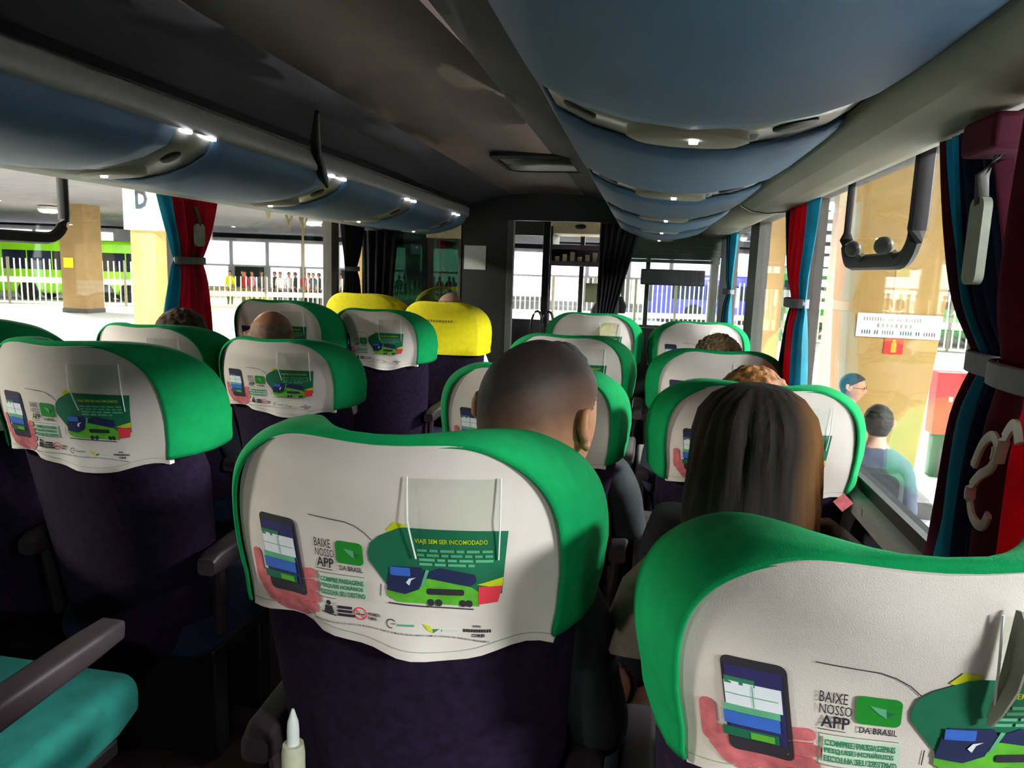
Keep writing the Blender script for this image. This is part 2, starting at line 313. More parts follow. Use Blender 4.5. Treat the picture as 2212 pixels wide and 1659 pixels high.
# ------------------------------------------------------------------ luggage racks
RP_IN = [(-.13, 1.85), (-.175, 1.82), (-.20, 1.775), (-.205, 1.73), (-.18, 1.69), (-.12, 1.66), (-.04, 1.636), (.05, 1.622), (.14, 1.625), (.23, 1.642), (.29, 1.662), (.325, 1.685)]
DUCT = [(.325, 1.685), (.335, 1.668), (.37, 1.65), (.42, 1.642), (.48, 1.648), (.53, 1.665), (.565, 1.69), (.66, 1.74)]
def zprof(x): return interp([p[0] for p in RP_IN[3:]], [p[1] for p in RP_IN[3:]], x)
def rack(side):
    mir = (lambda x: x) if side > 0 else (lambda x: -1.44 - x)
    yend = 5.12 if side > 0 else 5.0
    ys = [1.22 + .94 * k for k in range(-5, 5)] if side > 0 else [1.83 + .93 * k for k in range(-5, 4)]
    sl = .17 if side > 0 else .15; cut = .03 if side > 0 else .10
    t = empty('overhead_rack', (mir(.1), 1, 1.62))
    tag(t, 'blue panelled overhead rack above the %s' % ('two right seat columns, chrome strips glinting' if side > 0 else 'left windows, with paired white reading lights'), 'luggage rack')
    ox, oy, oz = t.location
    def L(pts): return [(mir(p[0]) - ox, p[1] - oz) for p in pts]
    marks = [YB] + [v for y in ys for v in (y, y + sl)] + [yend]
    # bin panels: bulge slightly between strips
    for i in range(0, len(marks), 2):
        y0, y1 = marks[i], marks[i + 1]
        if y1 - y0 < .05 or y1 < -.6: continue
        n = 10; rs = []
        for k in range(n + 1):
            u = k / n; y = y0 + .006 + (y1 - y0 - .012) * u; e = 1 - (2 * u - 1) ** 6; bl = .010 * e * (1 if i else 0)
            rs.append([(mir(p[0]) - ox, y - oy + (1 - 2 * u) * cut * (max(0, j - 2) / 9) ** 1.5, p[1] - oz - bl * (1 if j > 2 else .3)) for j, p in enumerate(RP_IN)])
        q = MB(); q.rings(rs, cap0=False, cap1=False, loop=False); q.build('bin_panel', M['rackblue'], t, solid=.008)
    q = MB(); q.strip(L([(p[0], p[1] + .022) for p in RP_IN]), YB - oy, yend - oy); q.build('bin_liner', M['black'], t, solid=.004)
    for y in ys:
        if y < -.6: continue
        q = MB(); q.strip(L([(p[0], p[1] + .008) for p in RP_IN[1:]]), y - cut - oy, y + sl + cut - oy)
        st = q.build('service_strip', M['chrome'], t, solid=.004)
        def pad(nm, x, yy, rx, ry, m, h=.006, par=st, sq=False):
            cx, cz = mir(x) - ox, zprof(x) - oz + .006; c = MB(); n = 20; rs = []
            sl_ = (zprof(x + .02) - zprof(x - .02)) / .04 * side
            for rr, dz in ((1, .01), (1, -h * .5), (.85, -h), (.3, -h)):
                ring = []
                for a in range(n):
                    ca, sa = math.cos(2 * math.pi * a / n), math.sin(2 * math.pi * a / n)
                    if sq: k_ = 1 / max(abs(ca), abs(sa)); ca *= k_; sa *= k_
                    ring.append((cx + rr * rx * ca, yy - oy + rr * ry * sa, cz + dz + sl_ * rr * rx * ca))
                rs.append(ring)
            c.rings(rs); return c.build(nm, m, par)
        pad('air_nozzle', .22, y + sl * .5, .035, .03, M['black']); pad('air_nozzle', -.13, y + sl * .5, .028, .025, M['black'])
        pad('lamp_cover', .05, y + sl * .5, .10, sl * .36, M['duct'], .012)
        pad('call_button', .15, y + sl * .72, .02, .012, M['trimgrey'], .008)
        pad('reading_light', .06, y + sl * .35, .008 if side > 0 else .007, .010, M['read'], .018, sq=True)
        if side < 0:
            
            for fy in (.2, .95):
                c = MB(); cx, cz = mir(-.206) - ox, 1.738 - oz; c.box(cx - .004, cx + .012, y + sl * fy - .018 - oy, y + sl * fy + .018 - oy, cz - .012, cz + .012); c.build('reading_light', M['read'], st, bevel=.003)
    ins = [(YB, 2.95), (2.97, yend)] if side > 0 else [(YB, yend)]
    for k, (a, b_) in enumerate(ins):
        q = MB(); q.strip(L([(p[0], p[1] + (.012 if k else 0)) for p in (DUCT if side < 0 else DUCT[:-1] + [(.57, 1.70)])]), a - oy, b_ - oy); q.build('air_duct', M['duct'], t, solid=.01)
    if side > 0:
        q = MB(); q.strip(L([(p[0], p[1] - .004) for p in DUCT]), 2.945 - oy, 2.975 - oy); q.build('duct_joint', M['chrome'], t, solid=.01)
    q = MB(); q.strip(L([(-.212, 1.735), (-.222, 1.75), (-.222, 1.79), (-.208, 1.805)]), YB - oy, yend - oy); q.build('edge_trim', M['trimgrey'], t, solid=.01)
    # end cap
    q = MB(); poly = L(RP_IN + DUCT[1:-1] + [(.568, 1.86), (-.13, 1.86)]); q.prism(poly, yend - oy, yend + .01 - oy); q.build('end_cap', M['duct'], t, smooth=False)
    return t
rack(1); rack(-1)
# ceiling hatch vent
t = empty('ceiling_vent', (-.52, 3.72, 1.93)); tag(t, 'dark rectangular vent in the bus ceiling, ahead of the blue rack', 'vent')
b = MB(); b.rings([[(x, y, z) for x, y in rrect(-.24 * k, .24 * k, -.27 * k, .27 * k, .05)] for k, z in ((1, .0), (1, -.02), (.86, -.028))], cap1=False); b.build('frame', M['ceildark'], t)
b = MB(); b.box(-.21, .21, -.24, .24, -.024, -.016); b.build('grille', M['black'], t)
# strap hanging from the left rack edge
t = MB(); t.tube([(-1.10, 2.38, 1.885), (-1.13, 2.44, 1.86), (-1.17, 2.52, 1.83), (-1.205, 2.60, 1.79), (-1.218, 2.66, 1.75), (-1.218, 2.69, 1.71), (-1.21, 2.71, 1.68)], [.008, .012, .016, .02, .02, .018, .008], 10)
tag(t.build('rack_strap', M['black']), 'black strap hooked over the left rack edge by the second light', 'strap')

# ------------------------------------------------------------------ bulkhead, cabin
YK = 5.3
b = MB(); b.box(XL, -.96, YK, YK + .04, 0, 1.05); b.box(-.34, XR, YK, YK + .04, 0, 1.02); b.box(XL, XR, YK, YK + .04, 1.74, 2.1)
b.box(-1.36, -.96, YK, YK + .04, 1.05, 1.74); b.box(XL, -1.36, YK, YK + .04, 1.64, 1.74); b.box(-.34, XR, YK, YK + .04, 1.52, 1.74); b.box(.49, XR, YK, YK + .04, 1.02, 1.52)
struct('wall_front', b, M['bulk'], smooth=False)
b = MB(); b.box(-.345, -.19, YK - .015, YK + .055, 0, 1.74, 0); b.box(-1.0, -.955, YK - .012, YK + .05, 0, 1.74, 0); b.box(-1.36, -1.335, YK - .01, YK, 1.05, 1.64, 0)
struct('trim_4', b, M['greyframe'], smooth=False, bevel=.006)
b = MB(); b.box(XL, -1.36, YK + .01, YK + .016, 1.05, 1.64); struct('window_21', b, M['dglass'], smooth=False)
b = MB(); b.box(-.19, .49, YK + .01, YK + .014, 1.02, 1.52); struct('window_22', b, M['glass'], smooth=False)
b = MB(); b.box(-1.315, -1.155, YK - .008, YK - .002, 1.385, 1.555)
tag(b.build('notice_sheet', M['paper'], smooth=False), 'blank-looking white notice on the dark panel left of the cabin door', 'notice')
b = MB(); b.box(-1.60, -1.34, YK - .012, YK - .004, 1.60, 1.72)
tag(b.build('header_card', M['cream'], smooth=False), 'pale panel under the front end of the left rack', 'panel')
b = MB()
for k in range(9): b.box(-.17 + .0, .48, YK - .03 + .004 * (k % 2), YK - .022 + .004 * (k % 2), 1.475 + .025 * k, 1.4985 + .025 * k)
t = b.build('roller_blind', M['blind'], smooth=False); tag(t, 'grey-green roller blind half down over the front right window', 'blind')
# dark drape beside cabin door
def drape(name, m, xt, xb, zt, zb, y, amp, label, cat='curtain', n=8, wob=.0):
    b = MB(); rs = []
    for i in range(15):
        u = i / 14; z = zt + (zb - zt) * u; x0 = xt[0] + (xb[0] - xt[0]) * u; x1 = xt[1] + (xb[1] - xt[1]) * u
        rs.append([(x0 + (x1 - x0) * j / 40, y + amp * math.sin(j / 40 * n * 2 * math.pi) + wob * math.sin(u * 5), z) for j in range(41)])
    b.rings(rs, cap0=False, cap1=False, loop=False); o = b.build(name, m, solid=.003); tag(o, label, cat); return o
drape('door_drape', M['darkdrape'], (-.33, -.06), (-.33, -.24), 1.73, 1.0, YK - .06, .014, 'near-black drape gathered on the post right of the cabin door', n=6)
drape('partition_drape', M['darkdrape'], (XL + .03, -1.80), (XL + .05, -1.86), 1.64, .95, YK - .05, .02, 'dark drape at the left end of the glass partition', n=4)
# cabin behind the bulkhead
b = MB(); b.box(XL, XR, 7.1, 7.16, .0, .92); b.box(XL, XR, 7.1, 7.16, 1.72, 2.1)
for x in (-1.3, -.62, .0): b.box(x - .02, x + .02, 7.1, 7.15, .92, 1.72)
struct('wall_cabin', b, M['bulk'], smooth=False)
b = MB(); b.box(XL, XR, 7.13, 7.135, .92, 1.72); struct('window_23', b, M['glass'], smooth=False)
t = empty('destination_box', (-.62, 6.7, 1.72)); tag(t, 'cream header box over the windscreen seen through the cabin door', 'header box')
b = MB(); b.box(-.24, .25, -.1, .41, -.0, .13); b.build('box', M['cream'], t, bevel=.01)
b = MB(); b.ell((0.02, -.11, .06), (.05, .02, .02)); b.build('knob', M['arm'], t)
t = empty('cabin_shelf', (-.60, 6.6, 1.50)); tag(t, 'grey-violet shelf with a row of small items across the cabin door view', 'shelf')
b = MB(); b.box(-.27, .30, -.12, .12, .08, .12); b.box(-.27, .30, -.12, .12, -.06, -.02); b.box(-.27, -.23, -.12, .12, -.02, .08); b.box(-.27, .30, .08, .12, -.06, .12); b.build('carcass', M['purpleg'], t, smooth=False); b = MB(); b.box(-.27, -.24, .0, .51, .10, .28); b.build('bracket', M['black'], t, smooth=False); b = MB(); b.box(.27, .30, .0, .51, .10, .28); b.build('bracket', M['black'], t, smooth=False)
b = MB()
for k in range(7): b.box(-.20 + .065 * k, -.165 + .065 * k, -.1, -.02, -.02, .02 + .02 * (k % 3))
b.build('small_boxes', M['cream'], t, smooth=False)['kind'] = 'stuff'
t = empty('cabin_post', (-.80, 5.9, 0)); tag(t, 'dark upright post inside the cabin doorway', 'post')
b = MB(); b.box(-.025, .03, -.02, .02, 0, 1.85); b.build('post', M['black'], t, bevel=.006)
b = MB(); b.box(.032, .045, -.012, .012, .6, 1.45); b.build('bright_edge', M['alum'], t)
t = empty('grab_handle', (-.80, 5.75, 0)); tag(t, 'looped black grab handles at the foot of the cabin doorway', 'handle')
for dx in (0, .09):
    b = MB(); b.tube([(dx - .03 + .05 * math.cos(a * R(18)), 0, .92 + .16 * math.sin(a * R(18))) for a in range(20)], .009, 8, close=True); b.build('loop', M['handrail'], t)
b = MB(); b.tube([(.05, 0, 0), (.05, 0, .95)], .016, 10); b.build('upright', M['handrail'], t)
t = empty('driver_seat', (-.35, 6.35, 0)); tag(t, 'violet-grey driver seat back with a dark headrest, beyond the cabin door', 'seat')
b = MB(); b.rings([[(x, y, z) for x, y in rrect(-.1 * k, .1 * k, -.04, .05, .03)] for k, z in ((1, .0), (1, .3), (1.1, .9), (1.1, 1.08), (.8, 1.14))]); b.build('backrest', M['purpleg'], t)
b = MB(); b.rings([[(x + .1, y, z) for x, y in rrect(-.07 * k, .09 * k, -.05, .05, .03)] for k, z in ((.9, 1.06), (1, 1.12), (.6, 1.2))]); b.build('headrest', M['darkdrape'], t)
t = empty('windscreen_notice', (-.50, 7.07, 1.20)); tag(t, 'olive square sheet stuck on the windscreen', 'notice')
b = MB(); b.box(-.07, .07, -.004, .004, -.09, .09); b.build('sheet', mat('olive_sheet', '#6b6c4c', .7), t, smooth=False)
b = MB(); b.box(-.06, .50, 6.80, 6.84, 1.30, 1.44); b.box(-.03, -.01, 6.82, 7.12, 1.42, 1.44); b.box(.45, .47, 6.82, 7.12, 1.42, 1.44); tag(b.build('sun_visor', M['black'], bevel=.01), 'black sun visor across the front right view', 'visor')
b = MB(); b.box(-.42, -.28, 6.95, 6.97, 1.36, 1.56); b.box(-.36, -.34, 6.96, 7.11, 1.54, 1.56); b.box(-.36, -.34, 7.09, 7.11, 1.54, 1.76); tag(b.build('cabin_display', M['black'], bevel=.008), 'black box display hanging in the windscreen', 'display')

# ------------------------------------------------------------------ seats
TILT = math.tan(R(12))
def yback(x, z): return (1.15 - z) * TILT + .060 * (x / .225) ** 2
ZC, HT, HWD = 1.0, .190, .272
def outline(n=96, zb=.905, grow=0., ears=.15):
    """head end seen from behind: flat bottom, rounded shoulders, two low ears; (x, z) points, open bottom path then closed"""
    pts = []; N = n
    for k in range(N + 1):
        a = math.pi * (1 - k / N); c, s_ = math.cos(a), math.sin(a); e = 2 / 3.0
        x = (HWD + grow) * math.copysign(abs(c) ** e, c); z = ZC + (HT + grow) * abs(s_) ** e
        z += ears * .024 * math.exp(-((abs(x) - .15) / .055) ** 2) * (abs(s_) ** e) * (1 if s_ > .3 else s_ / .3)
        z -= .010 * math.exp(-(x / .10) ** 2)
        pts.append((x, z))
    w0 = HWD + grow
    left = [(-w0 + .010 * (1 - (z - zb) / (ZC - zb)), z) for z in [zb + (ZC - zb) * i / 8 for i in range(8)]]
    right = [(-p[0], p[1]) for p in left[::-1]]
    return left + pts + right
def shrink(pts, s, top=None):
    top = s if top is None else top
    return [(x * (1 - s / HWD), z if z <= ZC else ZC + (z - ZC) * (1 - top / HT)) for x, z in pts]
def hem(x): return .898 - .024 * math.exp(-((x - .09) / .07) ** 2) - .008 * math.cos(x * 22) + .006 * (x < -.1)
def panel_y(x, z):
    f = math.exp(-max(0, z - hem(x)) / .045)
    return yback(x, z) - .006 - f * (.006 + .006 * math.sin(x * 60) + .004 * math.sin(x * 23 + 1)) - .002 * math.sin(x * 17 + z * 30)
def on_panel(poly, d=.0012): return [(x, panel_y(x, z) - d, z) for x, z in poly]
class Print:
    """flat 2D artwork wrapped on the curved panel"""
    def __init__(s): s.bm = bmesh.new()
    def poly(s, pts, mi, lay=1, fs=None):
        t = bmesh.new(); vs = [t.verts.new((p[0], 0, p[1] + .015)) for p in pts]
        if fs is None: fs = [tuple(range(len(pts)))]
        for f in fs:
            try: t.faces.new([vs[i] for i in f])
            except ValueError: pass
        bmesh.ops.triangulate(t, faces=t.faces)
        for _ in range(4):
            es = [e for e in t.edges if e.calc_length() > .016]
            if not es: break
            bmesh.ops.subdivide_edges(t, edges=es, cuts=1); bmesh.ops.triangulate(t, faces=t.faces)
        o = {}
        for v in t.verts: o[v] = s.bm.verts.new((v.co.x, panel_y(v.co.x, v.co.z) - .0006 - .0005 * lay, v.co.z))
        for f in t.faces:
            try: nf = s.bm.faces.new([o[v] for v in f.verts]); nf.material_index = mi
            except ValueError: pass
        t.free()
    def rect(s, x0, x1, z0, z1, mi, lay=1, r=0., sh=0.):
        p = rrect(x0, x1, z0, z1, r, 4) if r else [(x0, z0), (x1, z0), (x1, z1), (x0, z1)]
        s.poly([(a + sh * (b_ - z1), b_) for a, b_ in p], mi, lay)
    def text(s, body, x0, x1, z0, z1, mi, lay=2, bold=0.): v, f = fit_text(body, x0, x1, z0, z1, bold); s.poly(v, mi, lay, f)
    def line(s, pts, w_, mi, lay=1):
        for a, b_ in zip(pts, pts[1:]):
            d = Vector((b_[0] - a[0], b_[1] - a[1])).normalized() * w_ / 2; n = (-d.y, d.x)
            s.poly([(a[0] + n[0], a[1] + n[1]), (a[0] - n[0], a[1] - n[1]), (b_[0] - n[0], b_[1] - n[1]), (b_[0] + n[0], b_[1] + n[1])], mi, lay)
PM = [M[k] for k in ('white', 'seam', 'p_dark', 'p_navy', 'p_white', 'p_pink', 'p_green', 'p_dgreen', 'p_tgreen', 'p_mint', 'p_lime', 'p_yel', 'p_red', 'p_blue', 'p_bnavy', 'p_bg')]
W_, SEAM, DK, NV, WH, PK, GR, DG, TG, MI, LI, YE, RE, BL, BN, BG = range(16)
def circle(x, z, rx, rz=None, n=20, a0=0): rz = rz or rx; return [(x + rx * math.cos(2 * math.pi * k / n + a0), z + rz * math.sin(2 * math.pi * k / n + a0)) for k in range(n)]
def panel_mesh():
    o = outline(72); o = shrink(o, .047, .012)
    path = [(x * .985, hem(x) if z < .910 else z) for x, z in o]
    n = 24; bot = [(path[-1][0] + (path[0][0] - path[-1][0]) * k / n, 0) for k in range(1, n)]
    loop = path + [(x, hem(x)) for x, _ in bot]
    c = (0, 1.0); b = MB(); T = [1, .985, .93, .86, .78, .68, .58, .47, .36, .25, .14, .05]
    rs = [[(c[0] + (p[0] - c[0]) * t, 0, c[1] + (p[1] - c[1]) * t) for p in loop] for t in T]
    rs = [[(x, panel_y(x, z), z) for x, _, z in r] for r in rs]
    rs.insert(0, [(x * 1.005, y + .016, z + (.004 if z > 1 else 0)) for x, y, z in rs[0]])
    b.rings(rs, cap0=False, mi=0)
    P = Print()
    # hem stitch
    xs = [-.212 + .424 * k / 40 for k in range(41)]; P.line([(x, hem(x) - .002) for x in xs], .0012, SEAM)
    # phone held by a hand
    cap = lambda x0, z0, x1, z1, r, mi, lay: P.poly(circle(x0, z0, r, n=14) and [(x0 + r * math.cos(math.atan2(z1 - z0, x1 - x0) + math.pi / 2 + math.pi * k / 8), z0 + r * math.sin(math.atan2(z1 - z0, x1 - x0) + math.pi / 2 + math.pi * k / 8)) for k in range(9)] +
        [(x1 + r * math.cos(math.atan2(z1 - z0, x1 - x0) - math.pi / 2 + math.pi * k / 8), z1 + r * math.sin(math.atan2(z1 - z0, x1 - x0) - math.pi / 2 + math.pi * k / 8)) for k in range(9)], mi, lay)
    P.poly([(-.196, .945), (-.190, .955), (-.150, .955), (-.108, .950), (-.100, .930), (-.102, .908), (-.118, .899), (-.150, .900), (-.176, .912), (-.190, .928)], PK, 1)
    cap(-.190, .940, -.193, .976, .008, PK, 1)
    for zf, xf in ((.968, -.101), (.951, -.096), (.934, -.096), (.918, -.101)): cap(-.130, zf - .006, xf, zf, .0072, PK, 1)
    for zf in (.9595, .9425, .926): P.line([(-.118, zf - .004), (-.096, zf)], .0012, RE, 2)
    ph = lambda x0, x1, z0, z1, mi, lay, r=0.: P.rect(x0, x1, z0, z1, mi, lay, r, sh=-.10)
    ph(-.182, -.122, .930, 1.040, DK, 2, .008); ph(-.178, -.126, .947, 1.030, NV, 3)
    ph(-.178, -.126, .985, 1.012, WH, 4); ph(-.178, -.150, 1.009, 1.017, TG, 4); ph(-.178, -.126, .977, .985, MI, 4); ph(-.178, -.126, .962, .977, BL, 5)
    ph(-.178, -.126, .947, .958, DG, 5); ph(-.152, -.130, .948, .956, LI, 6); ph(-.1525, -.1515, .986, 1.011, MI, 5); ph(-.176, -.128, .9975, .9985, MI, 5)
    # words
    P.text('BAIXE', -.093, -.069, 1.009, 1.021, DK); P.text('NOSSO', -.0925, -.065, .996, 1.007, DK); P.text('APP', -.091, -.066, .981, .9945, DK, bold=.02)
    P.line([(-.093, .978), (-.069, .978)], .0008, DK)
    P.rect(-.062, -.024, .990, 1.022, GR, 2, .006); P.poly([(-.051, 1.012), (-.037, 1.010), (-.036, .999), (-.043, 1.004)], MI, 3); P.poly([(-.036, 1.007), (-.029, 1.006), (-.037, 1.0)], DG, 3)
    P.text('DA BRASIL', -.058, -.026, .980, .987, DK, bold=.015)
    P.rect(-.088, -.022, .942, .970, BG, 1); P.line([(-.024, .9735), (-.092, .9735), (-.092, .938), (-.065, .938)], .0007, TG, 2)
    P.text('COMPRE PASSAGENS', -.087, -.026, .961, .968, TG, 3, .03); P.text('PESQUISE HOR\u00c1RIOS', -.087, -.027, .952, .960, TG, 3, .03); P.text('ESCOLHA SEU DESTINO', -.087, -.024, .943, .950, TG, 3, .03)
    # curved leader line
    P.line([(-.098, 1.052), (-.070, 1.051), (-.045, 1.050), (-.032, 1.046), (-.020, 1.039), (-.010, 1.029)], .0011, DK)
    P.line([(-.002, .968), (-.0035, .951)], .001, DK)
    # green field with the coach
    P.poly([(.010, 1.046), (.020, 1.058), (.036, 1.056), (.030, 1.04)], YE, 1)
    P.poly([(-.017, 1.010), (-.013, 1.025), (.000, 1.037), (.025, 1.050), (.035, 1.052), (.158, 1.049), (.150, .962), (.009, .950), (.006, .968), (-.008, .988), (-.016, 1.000)], DG, 2)
    P.poly([(.120, .975), (.152, .986), (.150, .970)], YE, 3); P.poly([(.121, .946), (.145, .950), (.151, .974), (.122, .972)], RE, 4)
    P.poly([(.006, .954), (.012, .950), (.020, .946), (.122, .943), (.122, .964), (.112, .972), (.062, .982), (.046, .978), (.020, .966), (.006, .962)], LI, 3)
    P.poly([(.058, .990), (.060, .982), (.112, .972), (.120, .980), (.118, .990), (.075, .998)], BN, 4)
    P.poly([(.006, .962), (.030, .958), (.048, .966), (.056, .990), (.052, .998), (.016, .997), (.010, .985)], BN, 5); P.rect(.012, .038, .984, .996, BL, 6)
    P.poly([(.032, .975), (.036, .981), (.045, .983), (.039, .979), (.036, .971)], WH, 7); P.poly([(.050, .970), (.054, .972), (.062, .994), (.058, .995)], MI, 6)
    P.poly(rrect(.058, .104, .959, .968, .003), DK, 6)
    for x in (.062, .072, .102, .110): P.poly(circle(x, .9475, .0042, .0052, 14), DK, 6)
    P.line([(.008, .944), (.060, .941), (.115, .939)], .0018, DK, 5)
    P.text('VIAJE SEM SER INCOMODADO', .046, .134, 1.030, 1.038, YE, 4, .02)
    for k, (a, c_) in enumerate(((.048, .140), (.048, .140), (.050, .142), (.050, .118))):
        x = a; zz = 1.022 - .0065 * k
        while x < c_: l = rnd.uniform(.008, .022); P.rect(x, min(x + l, c_), zz - .0018, zz + .0018, MI, 4); x += l + .003
    # pictograms and small print
    P.poly(circle(-.077, .931, .0035), DK, 2); P.poly([(-.084, .917), (-.082, .927), (-.072, .927), (-.069, .917), (-.076, .914)], DK, 2); P.line([(-.088, .917), (-.066, .914)], .0015, DK, 3)
    for k in range(3): P.rect(-.064, -.044 + .004 * (k == 2), .925 - .0055 * k, .929 - .0055 * k, DK, 2)
    for k in range(20): P.line([circle(-.033, .921, .0085)[k], circle(-.033, .921, .0085)[(k + 1) % 20]], .0015, RE, 2)
    P.line([(-.039, .927), (-.027, .915)], .0014, RE, 3); P.line([(-.039, .920), (-.027, .920)], .0014, DK, 2)
    P.text('PROIBIDO', -.022, -.005, .920, .9245, DK, 2, .03); P.text('FUMAR', -.022, -.010, .914, .9185, DK, 2, .03)
    for k in range(14): c0 = circle(.010, .914, .006, n=20, a0=.6); P.line([c0[k], c0[k + 1]], .0014, DK, 2)
    P.line([(.010, .914), (.016, .914)], .001, DK, 2); P.rect(.019, .040, .9115, .9145, MI, 2)
    P.poly([(.050, .916), (.060, .912), (.064, .902), (.056, .907)], YE, 2); P.poly([(.062, .908), (.071, .908), (.063, .902)], TG, 2); P.rect(.074, .094, .904, .907, BG, 2)
    def wav(v): return [(x, z - .030 * max(0, (x - .0)) ** 1.2) for x, z in v]
    v, f = fit_text('OBRIGAT\u00d3RIO O USO DO CINTO DE SEGURAN\u00c7A, SUJEITO \u00c0 MULTA DE ACORDO COM O C\u00d3DIGO DE TR\u00c2NSITO BRASILEIRO', -.102, .134, .9015, .9052, .01)
    P.poly([(x, z - .012 * max(0, (x + .02) / .15) ** 1.4) for x, z in v], DK, 2, f)
    P.text('WWW.', .113, .124, .911, .915, DK, 2, .03); P.text('IIIIIIIIIII', .101, .136, .9045, .909, DK, 2, .03); P.text('.COM.BR', .111, .129, .8975, .9025, DK, 2, .03)
    me = bpy.data.meshes.new('print'); P.bm.to_mesh(me); P.bm.free()
    ob = len(b.v)
    b.v += [tuple(v.co) for v in me.vertices]
    for p in me.polygons: b.f.append(tuple(i + ob for i in p.vertices)); b.m.append(p.material_index)
    return b
def cover_mesh(zb=.910, full=False):
    o = outline(72, zb=zb); b = MB(); n = len(o)
    def sm(t): t = max(0, min(1, t)); return t * t * (3 - 2 * t)
    dz_ = .11
    def depth(x): return .05 + .95 * sm((abs(x) - .02) / .17)
    def ring(s, top, dy, k=0.):
        r_ = []
        for x, z in shrink(o, s, top):
            if z < ZC: z = ZC - (ZC - z) * (1 - k)
            r_.append((x, yback(x * .84, z) + dy * depth(x), z - (dz_ * dy * depth(x) if z > ZC else 0)))
        return r_
    rs = [] if not full else [ring(.262, .19, -.004), ring(.18, .13, -.004), ring(.10, .08, -.004)]
    rs += [ring(.050, .015, 0), ring(.044, .010, .004), ring(.033, .005, .018), ring(.018, .002, .05, .0), ring(.005, 0, .10, .02), ring(0, 0, .145, .05), ring(.003, .003, .178, .09), ring(.012, .012, .200, .12), ring(.028, .028, .210, .14),
           ring(.055, .055, .180, .14), ring(.10, .095, .150, .12), ring(.16, .14, .125, .1), ring(.22, .17, .115, .05), ring(.264, .19, .112, 0)]
    b.rings(rs, cap0=full, cap1=False, loop=full)
    # lower folds: gentle ripples
    b.v = [(x + .003 * math.sin(z * 90 + y * 40) * max(0, (.98 - z) / .1), y, z) for x, y, z in b.v]
    return b
def body_mesh():
    b = MB(); rs = []
    for z in (.36, .40, .50, .62, .74, .86, .95, 1.02, 1.08, 1.12, 1.14):
        hw = interp([.36, .5, .86, 1.02, 1.08, 1.12, 1.14], [.19, .215, .238, .235, .21, .16, .10], z)
        y0 = (1.15 - z) * TILT + .012; th = interp([.36, .5, .86, 1.0, 1.14], [.13, .15, .15, .09, .03], z)
        ring = []
        for k in range(32):
            a = 2 * math.pi * k / 32; c, s_ = math.cos(a), math.sin(a); x = hw * math.copysign(abs(c) ** .55, c); v = math.copysign(abs(s_) ** .7, s_)
            ring.append((x, y0 + th / 2 + v * th / 2 + .048 * (x / .225) ** 2, z))
        rs.append(ring)
    b.rings(rs); return b
def cushion_mesh():
    b = MB(); rs = []
    for y, hw, z0, z1 in ((.20, .20, .36, .44), (.23, .215, .345, .455), (.35, .22, .34, .462), (.52, .222, .34, .47), (.62, .22, .345, .475), (.68, .215, .36, .465), (.70, .20, .38, .44)):
        rs.append([(x, y, z) for x, z in rrect(-hw, hw, z0, z1, .035, 4)])
    b.rings(rs); return b
def make_seat(kind='green'):
    t = empty('bus_seat')
    body_mesh().build('backrest', M['body'], t)
    if kind == 'yellow':
        o = cover_mesh(.87, True); c = o.build('headrest_cover', M['yellow'], t, solid=.004)
        p = MB(); o2 = shrink(outline(60, zb=.87), .04, .03)
        P = Print(); P.text('IIIIIIIIIII', -.075, .085, 1.050, 1.063, 0, 1, .01)
        me = bpy.data.meshes.new('pr'); P.bm.to_mesh(me); P.bm.free(); p.v = [(v.co.x, v.co.y - .006, v.co.z) for v in me.vertices]; p.f = [tuple(q.vertices) for q in me.polygons]; p.m = [0] * len(p.f)
        p.build('cover_lettering', mat('yellow_cover_ink', '#8a7a10', .8), t)
    else:
        cover_mesh().build('headrest_cover', M['green'], t, solid=.004)
        panel_mesh().build('cover_panel', PM, t)
        # clear document pocket: film with two bright welded edges
        pk = MB(); xs = [.042 + .108 * k / 10 for k in range(11)]
        rs = [[(x, panel_y(x, z) - .004 - .007 * (1 - abs(z - 1.080) / .06), z) for x in xs] for z in [1.027 + .106 * k / 8 for k in range(9)]]
        pk.rings(rs, cap0=False, cap1=False, loop=False); pk.build('document_pocket', M['clear'], t)
        for x in (.042, .150): e = MB(); e.tube([(x + (.006 if x < .1 else -.003) * max(0, (1.075 - z) / .05), panel_y(x, z) - .006 - .006 * (1 - abs(z - 1.080) / .06), z) for z in [1.027 + .108 * k / 8 for k in range(9)]], .0011, 6); e.build('pocket_edge', M['edgew'], t)
    cushion_mesh().build('seat_cushion', M['teal' if kind == 'teal' else 'navyseat'], t)
    for s in (-1, 1):
        a = MB(); rs = []
        for y, z, h, w_ in ((.16, .625, .02, .02), (.19, .63, .028, .024), (.30, .635, .028, .026), (.48, .64, .026, .026), (.56, .642, .022, .024), (.58, .642, .01, .012)):
            rs.append([(x, y, zz) for x, zz in rrect(s * .257 - w_ * 1.15, s * .257 + w_ * 1.15, z - h, z + h, min(h, w_) * .5, 3)])
        a.rings(rs); a.tube([(s * .255, .22, .62), (s * .24, .24, .42)], .016, 8); a.build('armrest', M['arm'], t)
    f = MB(); f.box(-.2, .2, .28, .34, .02, .35); f.box(-.2, .2, .52, .58, .02, .35); f.box(-.21, .21, .26, .62, .31, .35); f.build('pedestal', M['black'], t, bevel=.008)
    return t
proto = make_seat(); proto_y = make_seat('yellow')
AX, WX = -.295, .276           # right pair
LX, LW = -1.293, -1.81         # left pair
